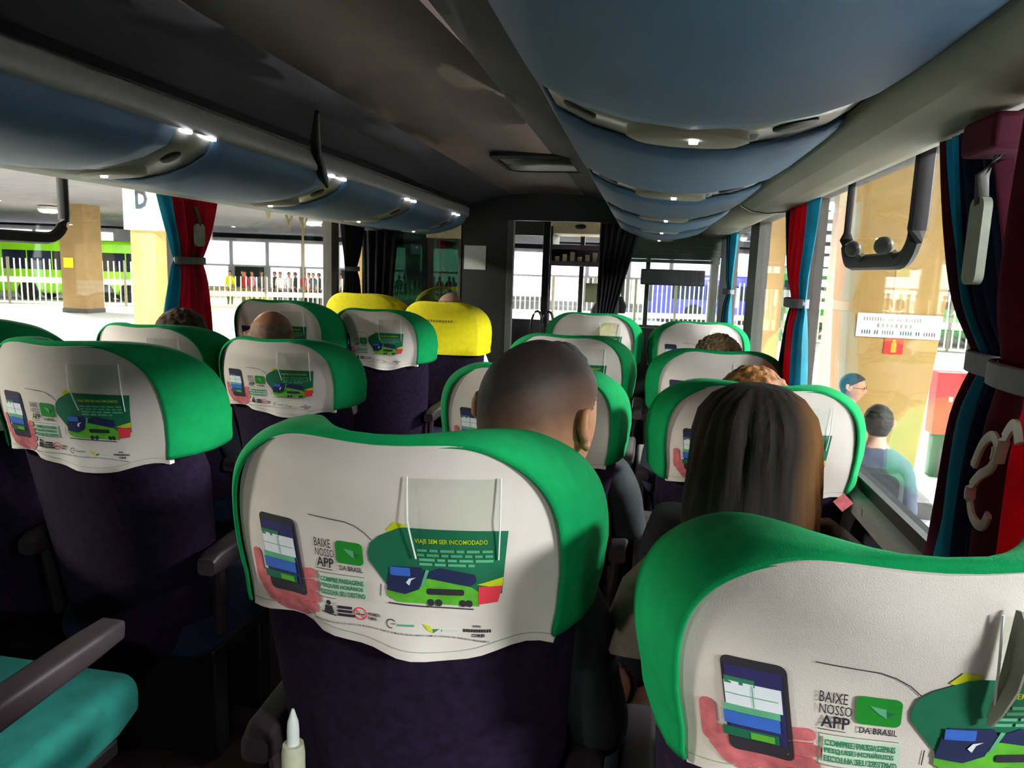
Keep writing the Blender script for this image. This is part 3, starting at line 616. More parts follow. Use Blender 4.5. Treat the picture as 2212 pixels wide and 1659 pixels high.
SEATS = [  # x, y, z scale, turn, label
    (AX - .012, .82, 1.016, 0, 'green and white covered seat nearest the camera at centre, pocket over its coach picture'),
    (WX, .65, .988, -1.5, 'nearest seat at lower right, print cut by the frame, pocket film peeled outward'),
    (AX + .002, 1.85, .976, 0, 'aisle seat half hidden by the head of the short-haired man'),
    (WX + .012, 1.76, .978, -1, 'window seat straight ahead of the long-haired woman, beside the open window view'),
    (AX + .002, 2.85, .976, 0, 'third-row right aisle seat showing only a green shoulder'),
    (WX + .010, 2.76, .958, 0, 'right window seat behind which the ginger hair shows, white cover just below its top'),
    (AX + .025, 3.88, 1.003, 0, 'foremost right aisle seat with a pale patch taped on its white cover'),
    (WX + .016, 3.90, .985, 0, 'foremost right window seat in front of the sandy curly head'),
    (LX, 1.43, 1.022, 0, 'large left aisle seat with full white print and a deep dark green side'),
    (LX - .50, 1.54, 1.045, 0, 'left window seat cut by the frame edge, only its dark shoulder in view'),
    (LX - .02, 2.42, .952, 0, 'left aisle seat ahead of the large one, bald head over its top'),
    (LX - .53, 2.42, .975, 0, 'left window seat with brown hair above its bright green top'),
    (LX - .03, 3.45, 1.0, 0, 'left aisle seat with complete print just behind the yellow covers'),
    (LX - .43, 3.22, 1.03, 0, 'left window seat whose print is half hidden by the bald head'),
]
def put(proto_, i, x, y, s, rz, label, grp):
    o = proto_ if i == 0 else copy_tree(proto_)
    o.location = (x, y, 0); o.scale = (1, 1, s); o.rotation_euler = (0, 0, R(rz))
    if i == 1 and proto_ is proto:                        # its cover sits slightly crooked
        for ch in o.children:
            if ch.name.split('.')[0] in ('headrest_cover', 'cover_panel', 'document_pocket', 'pocket_edge'):
                q = Matrix.Rotation(R(-4.5), 4, 'Y'); ch.rotation_euler = (0, R(-4.5), 0); ch.location = Vector((0, 0, 1.0)) - q @ Vector((0, 0, 1.0)) + Vector((0, 0, .006))
        fb = MB(); fb.rings([[(.040, panel_y(.04, z) - .004, z), (.042 + .006 * f, panel_y(.04, z) - .006 - .017 * f, z), (.044 + .006 * f, panel_y(.04, z) - .006 - .017 * f, z), (.043, panel_y(.04, z) - .004, z)] for z, f in ((1.03, .1), (1.05, .5), (1.08, .9), (1.11, 1), (1.14, .5), (1.150, .1))])
        fb.build('peeled_film', M['tag'], o)
    tag(o, label, 'bus seat', grp); return o
seats = [put(proto, i, *a[:3], a[3], a[4], 'bus seats with green and white covers') for i, a in enumerate(SEATS)]
put(proto_y, 0, LX + .1, 4.20, 1.01, 0, 'yellow covered seat on the aisle with a pinkish head above it', 'bus seats with yellow covers')
put(proto_y, 1, LW + .12, 4.20, 1.035, 0, 'yellow covered seat by the left window, behind the dark curtain', 'bus seats with yellow covers')
# the empty pair beside the camera, only cushions in view
proto_t = make_seat('teal')
put(proto_t, 0, LX, .70, 1.0, 0, 'teal cushioned aisle seat at the lower left corner', 'teal cushioned seats at lower left')
put(proto_t, 1, LX - .53, .70, 1.0, 0, 'teal cushioned window seat beyond the lower left armrest', 'teal cushioned seats at lower left')
# taped patch on the foremost right aisle seat
t = MB(); t.box(.02, .10, -.004, 0, -.035, .035)
o = t.build('taped_patch', mat('yellowed_tape', '#cfc49a', .6), smooth=False); o.location = (AX + .05, 3.880, 1.105); o.rotation_euler = (R(-12), 0, 0)
tag(o, 'yellowish tape square on the cover of the foremost right aisle seat', 'tape patch')
# small label on the side of the woman's front seat
t = MB(); t.prism([(0, .022), (.022, 0), (0, -.022), (-.022, 0)], -.002, .0); o = t.build('care_label', M['p_pink'], smooth=False)
o.location = (WX + .198, 1.755, .895); tag(o, 'small pinkish diamond label near the hem of the window seat ahead of the woman', 'label')

# ------------------------------------------------------------------ people
def head_pts(nu=40, nv=28, k=1.0, grow=0.):
    rows = []
    for i in range(nv + 1):
        ph = math.pi * i / nv; row = []
        for j in range(nu):
            th = 2 * math.pi * j / nu; x = math.sin(ph) * math.cos(th); y = math.sin(ph) * math.sin(th); z = math.cos(ph)
            X, Y, Z = x * .077, y * .098, z * .122
            if z < 0: t = -z; X *= 1 - .20 * t; Y = Y * (1 - .12 * t) + (.010 * t if y > 0 else .025 * t * (-y))
            if z > 0: q_ = 1 + .42 * z * z * (1 - z * z); X *= q_; Y *= q_; Z *= .93
            if y > 0:
                g = lambda cx, cz, sx, sz: math.exp(-((X - cx) / sx) ** 2 - ((Z - cz) / sz) ** 2)
                Y += .024 * g(0, -.030, .012, .020) + .012 * g(0, -.005, .009, .02) - .008 * (g(.032, .0, .014, .010) + g(-.032, 0, .014, .010)) + .004 * g(0, .022, .05, .008) \
                    + .006 * g(0, -.068, .022, .008) - .004 * g(0, -.078, .02, .004) + .010 * g(0, -.104, .022, .014)
            n = Vector((x / .077, y / .098, z / .122)).normalized()
            row.append(Vector((X, Y, Z)) * k + n * grow)
        rows.append(row)
    return rows
def eval_mesh(o):
    dg = bpy.context.evaluated_depsgraph_get(); return bpy.data.meshes.new_from_object(o.evaluated_get(dg))
def skin_graph(nodes, edges, root, sub=1):
    me = bpy.data.meshes.new('g'); names = list(nodes); me.from_pydata([nodes[n][0] for n in names], [(names.index(a), names.index(b_)) for a, b_ in edges], []); me.update()
    o = bpy.data.objects.new('g', me); COL.objects.link(o); md = o.modifiers.new('s', 'SKIN'); me.skin_vertices or None
    if not me.skin_vertices: o.data.skin_vertices  # created by the modifier below
    return o, names
def skin_build(nodes, edges, root):
    """nodes: name -> (pos, rx, ry)"""
    bm = bmesh.new(); lay = bm.verts.layers.skin.verify(); vs = {}
    for n, (p, rx, ry) in nodes.items():
        v = bm.verts.new(p); v[lay].radius = (rx, ry); v[lay].use_root = (n == root); vs[n] = v
    for a, b_ in edges: bm.edges.new((vs[a], vs[b_]))
    me = bpy.data.meshes.new('g'); bm.to_mesh(me); bm.free()
    o = bpy.data.objects.new('g', me); COL.objects.link(o)
    o.modifiers.new('s', 'SKIN').use_smooth_shade = True; q = o.modifiers.new('ss', 'SUBSURF'); q.levels = 2; q.render_levels = 2
    r = eval_mesh(o); bpy.data.objects.remove(o); bpy.data.meshes.remove(me); return r
def keep_big(bm, frac=.06):
    bm.verts.ensure_lookup_table(); seen = set(); isl = []
    for v in bm.verts:
        if v in seen: continue
        st = [v]; seen.add(v); c_ = [v]
        while st:
            a = st.pop()
            for e in a.link_edges:
                b_ = e.other_vert(a)
                if b_ not in seen: seen.add(b_); st.append(b_); c_.append(b_)
        isl.append(c_)
    n_ = max(len(c_) for c_ in isl)
    bmesh.ops.delete(bm, geom=[v for c_ in isl if len(c_) < n_ * frac for v in c_], context='VERTS')
def join_remesh(meshes, vox, smooth_it=3):
    vs = []; fs = []
    for me in meshes:
        o_ = len(vs)
        if isinstance(me, MB): vs += me.v; fs += [tuple(i + o_ for i in f) for f in me.f]
        else: vs += [tuple(v.co) for v in me.vertices]; fs += [tuple(i + o_ for i in p.vertices) for p in me.polygons]
    me = bpy.data.meshes.new('j'); me.from_pydata(vs, [], fs); me.update()
    bm = bmesh.new(); bm.from_mesh(me); bmesh.ops.recalc_face_normals(bm, faces=bm.faces); bm.to_mesh(me); bm.free()
    o = bpy.data.objects.new('j', me); COL.objects.link(o); q = o.modifiers.new('r', 'REMESH'); q.mode = 'VOXEL'; q.voxel_size = vox; q.use_smooth_shade = True
    q = o.modifiers.new('sm', 'SMOOTH'); q.factor = .5; q.iterations = smooth_it
    r = eval_mesh(o); bpy.data.objects.remove(o)
    bm = bmesh.new(); bm.from_mesh(r); keep_big(bm, .1); bm.to_mesh(r); bm.free()
    for p in r.polygons: p.use_smooth = True
    return r
def figure_nodes(pose, cloth=0., dx=0.):
    """origin at the middle of the head, facing +y"""
    N = {}; E = []; c = cloth
    def nd(n, p, rx, ry=None, par=None):
        p = (p[0] + dx * (.0 if n in ('head', 'head2') else (.45 if n == 'neck' else 1)), p[1], p[2]); N[n] = (p, rx + c, (ry or rx) + c)
        if par: E.append((par, n))
    sit = pose.startswith('sit')
    hz = -.70 if sit else -.78
    hy = .02 if not sit else .17
    nd('hip', (0, hy, hz), .15, .11); nd('waist', (0, hy - .03, hz + .15), .135, .10, 'hip'); nd('chest', (0, hy * .65 - .02, hz + .33), .150, .105, 'waist')
    nd('neckb', (0, -.035, -.19), .075, .07, 'chest')
    nd('neck', (0, -.022, -.13), .055, .056, 'neckb'); nd('head', (0, -.005, -.06), .058, .062, 'neck'); nd('head2', (0, 0, .0), .055, .06, 'head')
    A = {'sit': ((.19, -.03, -.26), (.235, .03, -.50), (.15, .25, -.60)), 'sit_elbow': ((.20, -.03, -.27), (.32, .02, -.42), (.22, .25, -.50)), 'stand': ((.185, -.02, -.28), (.235, -.02, -.56), (.22, .07, -.80)),
         'stand_hold': ((.185, -.02, -.28), (.24, -.03, -.55), (.12, .20, -.55))}
    for s, sn in ((-1, 'L'), (1, 'R')):
        sh, el, wr = A[pose if (s > 0 or pose in ('sit', 'stand')) else ('sit' if sit else 'stand')]
        nd('sh' + sn, (s * sh[0] * .93, sh[1], sh[2]), .068, .062, 'neckb'); nd('ua' + sn, (s * (sh[0] + el[0]) / 2, (sh[1] + el[1]) / 2, (sh[2] + el[2]) / 2), .048, None, 'sh' + sn)
        nd('el' + sn, (s * el[0], el[1], el[2]), .040, None, 'ua' + sn)
        if cloth and pose in ('stand', 'stand_hold'): continue      # short sleeves outdoors
        nd('fa' + sn, tuple((a * (s if k == 0 else 1) + b_ * (s if k == 0 else 1)) / 2 for k, (a, b_) in enumerate(zip(el, wr))), .036, None, 'el' + sn)
        nd('wr' + sn, (s * wr[0], wr[1], wr[2]), .026, .022, 'fa' + sn)
        if not cloth:
            d = (Vector((s * wr[0], wr[1], wr[2])) - Vector((s * el[0], el[1], el[2]))).normalized(); wv = Vector((s * wr[0], wr[1], wr[2])); sd = d.cross(Vector((0, 0, 1) if sit or pose == 'stand_hold' else (1, 0, 0))).normalized()
            up = sd.cross(d).normalized(); pm = wv + d * .05; nd('pm' + sn, tuple(pm), .030, .018, 'wr' + sn)
            for k, (off, ln) in enumerate(((-.030, .06), (-.010, .075), (.011, .07), (.031, .055))):
                p1 = wv + d * .085 + sd * off; nd('f%d' % k + sn, tuple(p1), .0095, None, 'pm' + sn); p2 = p1 + d * ln * .55 - up * .012; nd('g%d' % k + sn, tuple(p2), .0085, None, 'f%d' % k + sn)
                nd('h%d' % k + sn, tuple(p2 + d * ln * .35 - up * .024), .0075, None, 'g%d' % k + sn)
            t1 = wv + d * .03 - sd * .034; nd('t1' + sn, tuple(t1), .011, None, 'wr' + sn); nd('t2' + sn, tuple(t1 + d * .035 - sd * .018), .009, None, 't1' + sn)
    return N, E
def leg_nodes(pose, cloth=0., dx=0.):
    N = {}; E = []; sit = pose.startswith('sit'); hz = -.70 if sit else -.78; hy = .17 if sit else .02; c = cloth
    def nd(n, p, r, par=None):
        p = (p[0] + dx, p[1], p[2]); N[n] = (p, r + c, r + c)
        if par: E.append((par, n))
    nd('hip', (0, hy, hz), .135)
    for s, sn in ((-1, 'L'), (1, 'R')):
        if sit: J = [((s * .10, hy + .10, hz - .01), .085), ((s * .12, hy + .42, hz + .02), .058), ((s * .12, hy + .44, hz - .20), .052), ((s * .12, hy + .40, hz - .42), .036), ((s * .12, hy + .44, hz - .46), .036), ((s * .12, hy + .55, hz - .47), .03)]
        else: J = [((s * .095, hy, hz - .10), .088), ((s * .10, hy + .01, hz - .45), .056), ((s * .10, hy - .02, hz - .62), .054), ((s * .10, hy - .01, hz - .84), .036), ((s * .10, hy + .0, hz - .885), .036), ((s * .115, hy + .13, hz - .895), .03)]
        par = 'hip'
        for k, (p, r) in enumerate(J): nd('l%d' % k + sn, p, r, par); par = 'l%d' % k + sn
    return N, E
def ear(s, k=1.0):
    b = MB(); M4 = Matrix.Translation((s * .080 * k, -.012, .004)) @ Matrix.Rotation(R(24 * s), 4, 'Z') @ Matrix.Rotation(R(8), 4, 'X')
    rs = []
    for i, (rr, dx) in enumerate(((.35, .004), (.80, -.004), (1, .004), (1.02, .010), (.92, .014), (.72, .009), (.3, .006))):
        rs.append([tuple(M4 @ Vector((s * dx, .019 * rr * math.cos(a * R(20)) - .004 - (.006 if math.sin(a * R(20)) > 0 else 0) * rr, .036 * rr * math.sin(a * R(20)) * (1.05 if math.sin(a * R(20)) > 0 else .9)))) for a in range(18)])
    b.rings(rs); return b
def hair_shell(kind, k=1.0):
    b = MB(); nu_ = 96; g = {'fade': .004, 'short': .010, 'curly': .020, 'bald': .0022, 'tuft': .016}[kind]
    rows = head_pts(96, 72, k, g); nu = 96; keep = []
    def msk(v):
        x, y, z = v.x / .077 / k, v.y / .098 / k, v.z / .122 / k
        line = interp([-1, -.45, -.1, .3, 1], [-.66, -.62, .05, .25, .6], y) 
        if kind == 'bald': line = -.45 if y < -.5 else (-.1 if y < .1 else 2)
        top = .55 if kind == 'bald' else 9
        return line < z < top
    vs = []; 
    for r_ in rows:
        for v in r_:
            d = noise.noise(v * (90 if kind == 'curly' else 60)) * {'fade': .0006, 'short': .004, 'curly': .009, 'bald': .0004, 'tuft': .007}[kind]
            vs.append(v + v.normalized() * d)
    fs = []
    for i in range(len(rows) - 1):
        for j in range(nu):
            q = (i * nu + j, i * nu + (j + 1) % nu, (i + 1) * nu + (j + 1) % nu, (i + 1) * nu + j)
            if all(msk(rows[a // nu][a % nu]) for a in q): fs.append(q)
    b.add(vs, fs); used = sorted({i for f in b.f for i in f}); mp = {o_: n for n, o_ in enumerate(used)}
    b.v = [b.v[i] for i in used]; b.f = [tuple(mp[i] for i in f) for f in b.f]
    return b
def long_hair():
    """shoulder-length hair as one flowing mass, open at the face"""
    b = MB(); rs = []; n = 96
    Z = [.142, .138, .125, .10, .07, .035, .0, -.03, -.06, -.085, -.102, -.115, -.122]
    RX = [.02, .040, .060, .079, .087, .091, .094, .097, .098, .096, .088, .07, .04]
    for i, z in enumerate(Z):
        ring = []
        for j in range(n):
            a = 2 * math.pi * j / n; c, s_ = math.cos(a), math.sin(a); rx = RX[i]; ry = rx * (1.12 if z > .05 else (1.0 if s_ < 0 else .8))
            f = 0 if s_ < .25 else (s_ - .25) / .75
            yy = ry * s_ - .012
            if z < .05: yy = min(yy, .035 - .0 * f)
            st = .0014 * math.sin(a * 23 + z * 14 + 3 * noise.noise(Vector((c * 3, s_ * 3, z * 6)))) + .007 * noise.noise(Vector((c * 3, s_ * 3, z * 5))) + .003 * noise.noise(Vector((c * 14, s_ * 14, z * 6)))
            dr = 1 + st / max(rx, .03) * (1 if z < .13 else .3)
            zz = z - (.012 * math.sin(a * 5) if z < -.12 else 0)
            ring.append((rx * c * dr, yy * dr, zz))
        rs.append(ring)
    b.rings(rs); return b
def person(name, loc, rz, pose, skin, top, legs, hair, hairmat, label, cat='person', k=1.0, tilt=0., vox=.0075, scale=1.0, roll=0., dx=0.):
    t = empty('person', loc, R(rz)); t.scale = (scale,) * 3; tag(t, label, cat)
    N, E = figure_nodes(pose, 0, dx); LN, LE = leg_nodes(pose, 0, dx)
    body = skin_build(N, E, 'hip'); leg = skin_build(LN, LE, 'hip')
    hm = Matrix.Rotation(R(tilt), 4, 'X') @ Matrix.Rotation(R(roll), 4, 'Z')
    h = MB(); rows = head_pts(40, 28, k); h.rings([[tuple(hm @ v) for v in r_] for r_ in rows[1:-1]])
    parts = [body, leg, h]
    for s in ((-1, 1) if hair != 'long' else ()): e = ear(s, k); e.v = [tuple(hm @ Vector(v)) for v in e.v]; parts.append(e)
    me = join_remesh(parts, vox); me.materials.clear(); me.materials.append(skin); me.name = 'body'
    o = bpy.data.objects.new('body', me); COL.objects.link(o); o.parent = t
    # clothes: shells lifted off the body surface, sorted by the nearest joint
    from mathutils import kdtree
    allN = dict(N); allN.update({'L' + k_: v_ for k_, v_ in LN.items()}); names = list(allN); kd = kdtree.KDTree(len(names) * 1)
    for q_, n_ in enumerate(names): kd.insert(allN[n_][0], q_)
    kd.balance(); cls = []
    for v in me.vertices:
        n_ = names[kd.find(v.co)[1]]
        if n_[0] == 'L' or n_ == 'hip': c_ = 3 if n_ in ('hip', 'Lhip') else (0 if n_[:3] in ('Ll4', 'Ll5') else 2)
        elif n_[:2] in ('wr', 'pm', 't1', 't2', 'f0', 'f1', 'f2', 'f3', 'g0', 'g1', 'g2', 'g3', 'h0', 'h1', 'h2', 'h3', 'he') or n_ == 'neck': c_ = 0
        elif n_[:2] == 'fa': c_ = 0 if pose[:5] == 'stand' else 1
        else: c_ = 1
        if c_ == 1 and v.co.z > -.150 + .3 * abs(v.co.y + .03): c_ = 0
        cls.append(c_)
    for nm, ok, off, cm_ in (('jacket' if top is M['jacket'] else 'shirt', (1, 3), .010 + vox * .35, top), ('trousers', (2, 3), .006 + vox * .35, legs)):
        bm = bmesh.new(); bm.from_mesh(me); bm.verts.ensure_lookup_table(); bm.normal_update()
        bmesh.ops.delete(bm, geom=[f for f in bm.faces if sum(cls[v.index] in ok for v in f.verts) < 3], context='FACES'); keep_big(bm)
        ns = {v: v.normal.copy() for v in bm.verts}
        for v in bm.verts: v.co += ns[v] * (off + .004 * noise.noise(v.co * 14))
        c2_ = bpy.data.meshes.new(nm); bm.to_mesh(c2_); bm.free(); c2_.materials.clear(); c2_.materials.append(cm_)
        for p_ in c2_.polygons: p_.use_smooth = True
        q_ = bpy.data.objects.new(nm, c2_); COL.objects.link(q_); q_.parent = t; md = q_.modifiers.new('solid', 'SOLIDIFY'); md.thickness = .004; md.offset = -1
    if hair:
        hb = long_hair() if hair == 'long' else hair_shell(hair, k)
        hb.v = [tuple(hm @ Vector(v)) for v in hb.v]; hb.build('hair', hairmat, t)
    return t
p = person('man', (-.150, 1.10, 1.172), -14, 'sit', M['skin'], M['blackshirt'], M['jeans'], 'fade', M['fade'], 'person with faded short haircut, seen from behind over the nearest centre seat', k=1.06, tilt=4, vox=.005, dx=-.12, roll=-12)
p = person('woman', (.168, 1.12, 1.105), 6, 'sit', M['skinp'], M['jacket'], M['jeans'], 'long', M['hair_long'], 'person with long dark hair tinted and lit blonde at the side, in a grey-brown jacket', k=1.0, dx=.06, vox=.006)
# jacket collar / hood
b = MB(); rs = []
for z, rx, ry in ((-.07, .085, .075), (-.085, .105, .10), (-.11, .135, .115), (-.145, .175, .12), (-.19, .215, .125), (-.25, .235, .12)):
    rs.append([(rx * math.cos(a * R(10)) * (1 + .03 * math.sin(a * 1.3)), -.035 + ry * math.sin(a * R(10)) * (1 + .04 * math.sin(a * 2.1)), z + .012 * math.sin(a * .9)) for a in range(36)])
b.rings(rs, cap0=False, cap1=False); o = b.build('hood', M['jacket'], p, solid=.012); o.location = (.035, .0, 0)
person('g', (-.235, 2.12, 1.075), 0, 'sit', M['skind'], M['blackshirt'], M['jeans'], 'short', M['hair_dark'], 'person with black hair, barely showing beside the short-haired man', vox=.012)
person('h', (.29, 1.99, 1.045), 10, 'sit', M['skin'], M['blackshirt'], M['jeans'], 'tuft', M['hair_ginger'], 'person with ginger-brown hair just topping the seat ahead of the woman', vox=.012)
person('o', (.29, 2.98, 1.045), 0, 'sit', M['skinp'], M['greyshirt'], M['jeans'], 'curly', M['hair_curly'], 'person with sandy curly hair in the right window column', vox=.012)
person('e', (-1.78, 2.62, 1.075), 0, 'sit', M['skin'], M['blackshirt'], M['jeans'], 'tuft', M['hair_brown'], 'person with dark brown hair below the red curtain', vox=.012)
person('f', (-1.42, 2.66, 1.095), 8, 'sit_elbow', M['skind'], M['cremeshirt'], M['jeans'], 'bald', M['hair_thin'], 'bald person on the left whose pale sleeve juts into the aisle', vox=.010, dx=.09)
person('l', (-1.20, 4.50, 1.125), 0, 'sit', M['skinp'], M['whiteshirt'], M['jeans'], 'bald', M['hair_thin'], 'person with thin greyish hair above the yellow aisle seat', vox=.012)

# sleeve visible in the aisle, bag in the aisle
b = MB(); b.rings([[(x * k_ + cx, y * k_, z) for x, y in circle(0, 0, .05, .05, 16)] for k_, z, cx in ((.8, 0, .0), (1, .02, .0), (1.05, .4, .0), (1, .76, .0), (.9, .82, -.012), (.5, .86, -.02), (.2, .87, -.02))])
o = b.build('travel_bag', M['bag']); o.location = (-.86, 2.25, 0); o.scale = (1.5, 1.5, .97); tag(o, 'dark mottled bag standing out into the aisle beyond the centre seat', 'bag')

# ------------------------------------------------------------------ curtains
def curtain(x, s, zt, zb, ztie, top, mid, bot, bands, folds, label, tie=True, amp=.018, name='window_curtain', tiem='tie'):
    """pleated curtain along the wall; top/mid/bot = (y0,y1); bands = [(u_end, material)]"""
    t = empty(name, (x, (top[0] + top[1]) / 2, zb)); tag(t, label, 'curtain'); oy = t.location.y
    def span(z):
        if z >= ztie: u = (z - ztie) / (zt - ztie); u = u ** .8; return [mid[k] + (top[k] - mid[k]) * u for k in (0, 1)]
        u = (ztie - z) / (ztie - zb); u = u ** .6; return [mid[k] + (bot[k] - mid[k]) * u for k in (0, 1)]
    nz = 30; nu = 14; u0 = 0.
    for ue, m, nm in bands:
        rs = []
        for i in range(nz + 1):
            z = zt + (zb - zt) * i / nz; y0, y1 = span(z); pin = math.exp(-((z - ztie) / .06) ** 2)
            row = []
            for j in range(nu * 4 + 1):
                u = u0 + (ue - u0) * j / (nu * 4)
                a = amp * (1 - .45 * pin); row.append((-s * (.03 + a + a * math.sin(u * folds * 2 * math.pi) + .006 * math.sin(u * 31 + z * 7)), y0 + (y1 - y0) * u - oy + .004 * math.sin(z * 9 + u * 20), z - zb))
            rs.append(row)
        b = MB(); b.rings(rs, cap0=False, cap1=False, loop=False); b.build(nm, m, t, solid=.0025); u0 = ue
    if tie:
        b = MB(); y0, y1 = span(ztie); cy = (y0 + y1) / 2 - oy; hw = (y1 - y0) / 2 + .008
        rs = [[(-s * (.03 + amp) + (amp * 1.25 + .012 + o_) * math.cos(a * R(15)), cy + (hw + o_) * math.sin(a * R(15)), ztie - zb + dz) for a in range(24)] for dz, o_ in ((.016, -.004), (.014, .002), (-.014, .002), (-.016, -.004))]
        b.rings(rs, cap0=False, cap1=False); b.build('tie_band', M[tiem], t, solid=.002)
    return t
curtain(XL, -1, 1.66, .92, 1.385, (2.88, 3.34), (3.00, 3.20), (2.84, 3.28), [(.26, M['tealc'], 'teal_panel'), (1, M['red'], 'red_panel')], 7, 'red and teal curtain on the left pillar beside the D sign, tied midway')
curtain(XL, -1, 1.66, .92, 1.36, (4.80, 5.22), (4.90, 5.10), (4.80, 5.2), [(.5, M['darkdrape'], 'dark_panel'), (.85, M['navy'], 'navy_panel'), (1, M['darkdrape'], 'edge_panel')], 6, 'dark navy curtain at the front left window above the yellow seat')
curtain(XR, 1, 1.66, .92, 1.315, (2.54, 3.06), (2.66, 2.88), (2.50, 2.98), [(.32, M['tealc'], 'teal_panel'), (.82, M['red'], 'red_panel'), (1, M['darkdrape'], 'dark_panel')], 6, 'red and teal curtain tied with grey, middle right pillar')
curtain(XR, 1, 1.68, .92, 1.30, (4.82, 5.24), (4.92, 5.14), (4.80, 5.2), [(.3, M['tealc'], 'teal_panel'), (.6, M['navy'], 'navy_panel'), (.7, M['tealc'], 'teal_fold'), (1, M['darkdrape'], 'dark_panel')], 5, 'dark and teal curtain at the front right corner by the blind')
c = curtain(XR, 1, 1.69, .90, 1.285, (1.29, 1.52), (1.08, 1.27), (1.04, 1.36), [(.20, M['maroon'], 'near_panel'), (.74, M['navy'], 'navy_panel'), (.92, M['tealc'], 'teal_panel'), (1, M['maroon'], 'edge_panel')], 5.5, 'navy and teal curtain near the right edge, tied with grey', amp=.02)
c2 = curtain(XR - .035, 1, 1.69, .90, 1.285, (.80, 1.10), (.92, 1.11), (.74, 1.12), [(.8, M['red'], 'red_panel'), (1, M['maroon'], 'maroon_panel')], 3.5, 'deep red curtain cut by the right frame edge, white emblem on it', amp=.02)
b = MB()
def spl(p, n=6):
    r = []
    for i in range(len(p) - 1):
        p0, p1, p2, p3 = [Vector(p[max(0, min(len(p) - 1, i + d))]) for d in (-1, 0, 1, 2)]
        for k in range(n): t = k / n; r.append(tuple(.5 * ((2 * p1) + (p2 - p0) * t + (2 * p0 - 5 * p1 + 4 * p2 - p3) * t * t + (3 * p1 - p0 - 3 * p2 + p3) * t ** 3)))
    return r + [tuple(p[-1])]
sp_ = [(.0, .20), (.02, .235), (.045, .25), (.06, .235), (.05, .21), (.02, .19), (.0, .165), (.015, .135), (.045, .13), (.06, .15)]
b.tube([(-.088, 1.065 - a - .0 - c2.location.y, z + .06) for a, z in spl(sp_)], .0075, 6, sx=.5); b.tube([(-.088, 1.00 - a - c2.location.y, z + .10) for a, z in spl([(0, .18), (.01, .215), (.03, .235), (.045, .215)])], .008, 6, sx=.5)
b.build('emblem', M['emblem'], c2)
# hanging tags / hammer holders
def htag(x, s, y, zt, zb, w_, label, box=False):
    t = empty('hanging_tag', (x - s * .10, y, zb)); tag(t, label, 'tag')
    b = MB(); b.rings([[(dx, a, z) for a, z in rrect(-w_ / 2, w_ / 2, 0, zt - zb - .05, w_ * .3, 4)] for dx in (-.006, .006)]); b.build('plate', M['tag'], t)
    b = MB(); b.tube([(0, 0, zt - zb - .06), (0, .01 * s, zt - zb - .02), (s * .02, .0, zt - zb + .02)], .010, 8); b.build('neck', M['greyframe'], t)
    if box: b = MB(); b.box(-.02, .05, -.06, .05, zt - zb + .01, zt - zb + .06); b.build('holder', M['maroon'], t, bevel=.008)
htag(XR, 1, 1.205, 1.575, 1.40, .048, 'tall greenish-grey tag hanging on the right edge curtain', True)
htag(XL, -1, 3.10, 1.60, 1.45, .07, 'rounded grey tag hanging on the left red curtain')

# white bottle wedged beside the centre seat
t = empty('bottle', (-.47, .925, .585)); tag(t, 'white bottle with pointed cap beside the base of the nearest centre seat', 'bottle')
b = MB(); b.rings([[(r * math.cos(a * R(20)), r * math.sin(a * R(20)), z) for a in range(18)] for r, z in ((.014, 0), (.017, .01), (.017, .10), (.015, .115))]); b.build('body', M['whitecap'], t)
b = MB(); b.rings([[(r * math.cos(a * R(20)), r * math.sin(a * R(20)), z) for a in range(18)] for r, z in ((.009, .115), (.009, .135), (.008, .15), (.002, .17))]); b.build('cap', M['edgew'], t)

# ------------------------------------------------------------------ station outside
G = -1.0
b = MB(); b.box(-70, 60, -25, 80, G - .3, G); struct('trim_10', b, M['asphalt'], smooth=False)
b = MB(); b.box(-70, 60, -25, 80, CEIL_Z, CEIL_Z + .3); struct('trim_11', b, M['slab'], smooth=False)
def column(name, x, y, w_, d_, m, label, taper=0., z0=G, caps=None, rz=0.):
    t = empty(name, (x, y, z0), R(rz)); tag(t, label, 'column'); H = CEIL_Z - z0
    b = MB(); rs = []
    for z, k in ((0, 1 - taper), (H * .5, 1 - taper * .35), (H, 1)):
        rs.append([(a, c_, z) for a, c_ in rrect(-w_ / 2 * k, w_ / 2 * k, -d_ / 2 * k, d_ / 2 * k, .04, 2)])
    b.rings(rs); b.build('shaft', m, t)
    b = MB(); b.box(-w_ / 2 - .02, w_ / 2 + .02, -d_ / 2 - .02, d_ / 2 + .02, 0, .18); b.build('plinth', M['greyframe'], t, bevel=.01)
    return t
# right: big tapering column with notices
C1 = column('station_column', 2.52, 8.55, 1.02, 1.1, M['column'], 'broad beige tapering column on the platform at right', taper=.32, rz=-4)
def board(name, c, w_, h, m, label, lines=(), cat='sign', dep=.02, rz=-4, extra=None, tilt=0.):
    t = empty(name, c, R(rz)); tag(t, label, cat); b = MB(); b.box(-w_ / 2, w_ / 2, -dep / 2, dep / 2, -h / 2, h / 2); b.build('board', m, t, smooth=False, bevel=.004)
    for (body, x0, x1, z0, z1, tm) in lines:
        v, f = fit_text(body, x0, x1, z0, z1, .05 if len(body) == 1 else .015); q = MB(); q.add([(a, -dep / 2 - .002, z) for a, z in v], f); q.build('lettering', tm, t, smooth=False)
    if extra: extra(t)
    t.rotation_euler[0] = R(tilt); return t
board('notice_board', (2.52, 8.055, .96), .78, .24, M['sign'], 'long white notice with grey lines on the beige column', [('IIIIIIII II IIIIIIIII', -.33, .20, .045, .085, M['tag']), ('IIIIIIII', -.2, .12, -.02, .02, M['tag']), ('IIII II IIIII  IIIII II IIIII', -.34, .34, -.09, -.05, M['ink'])])
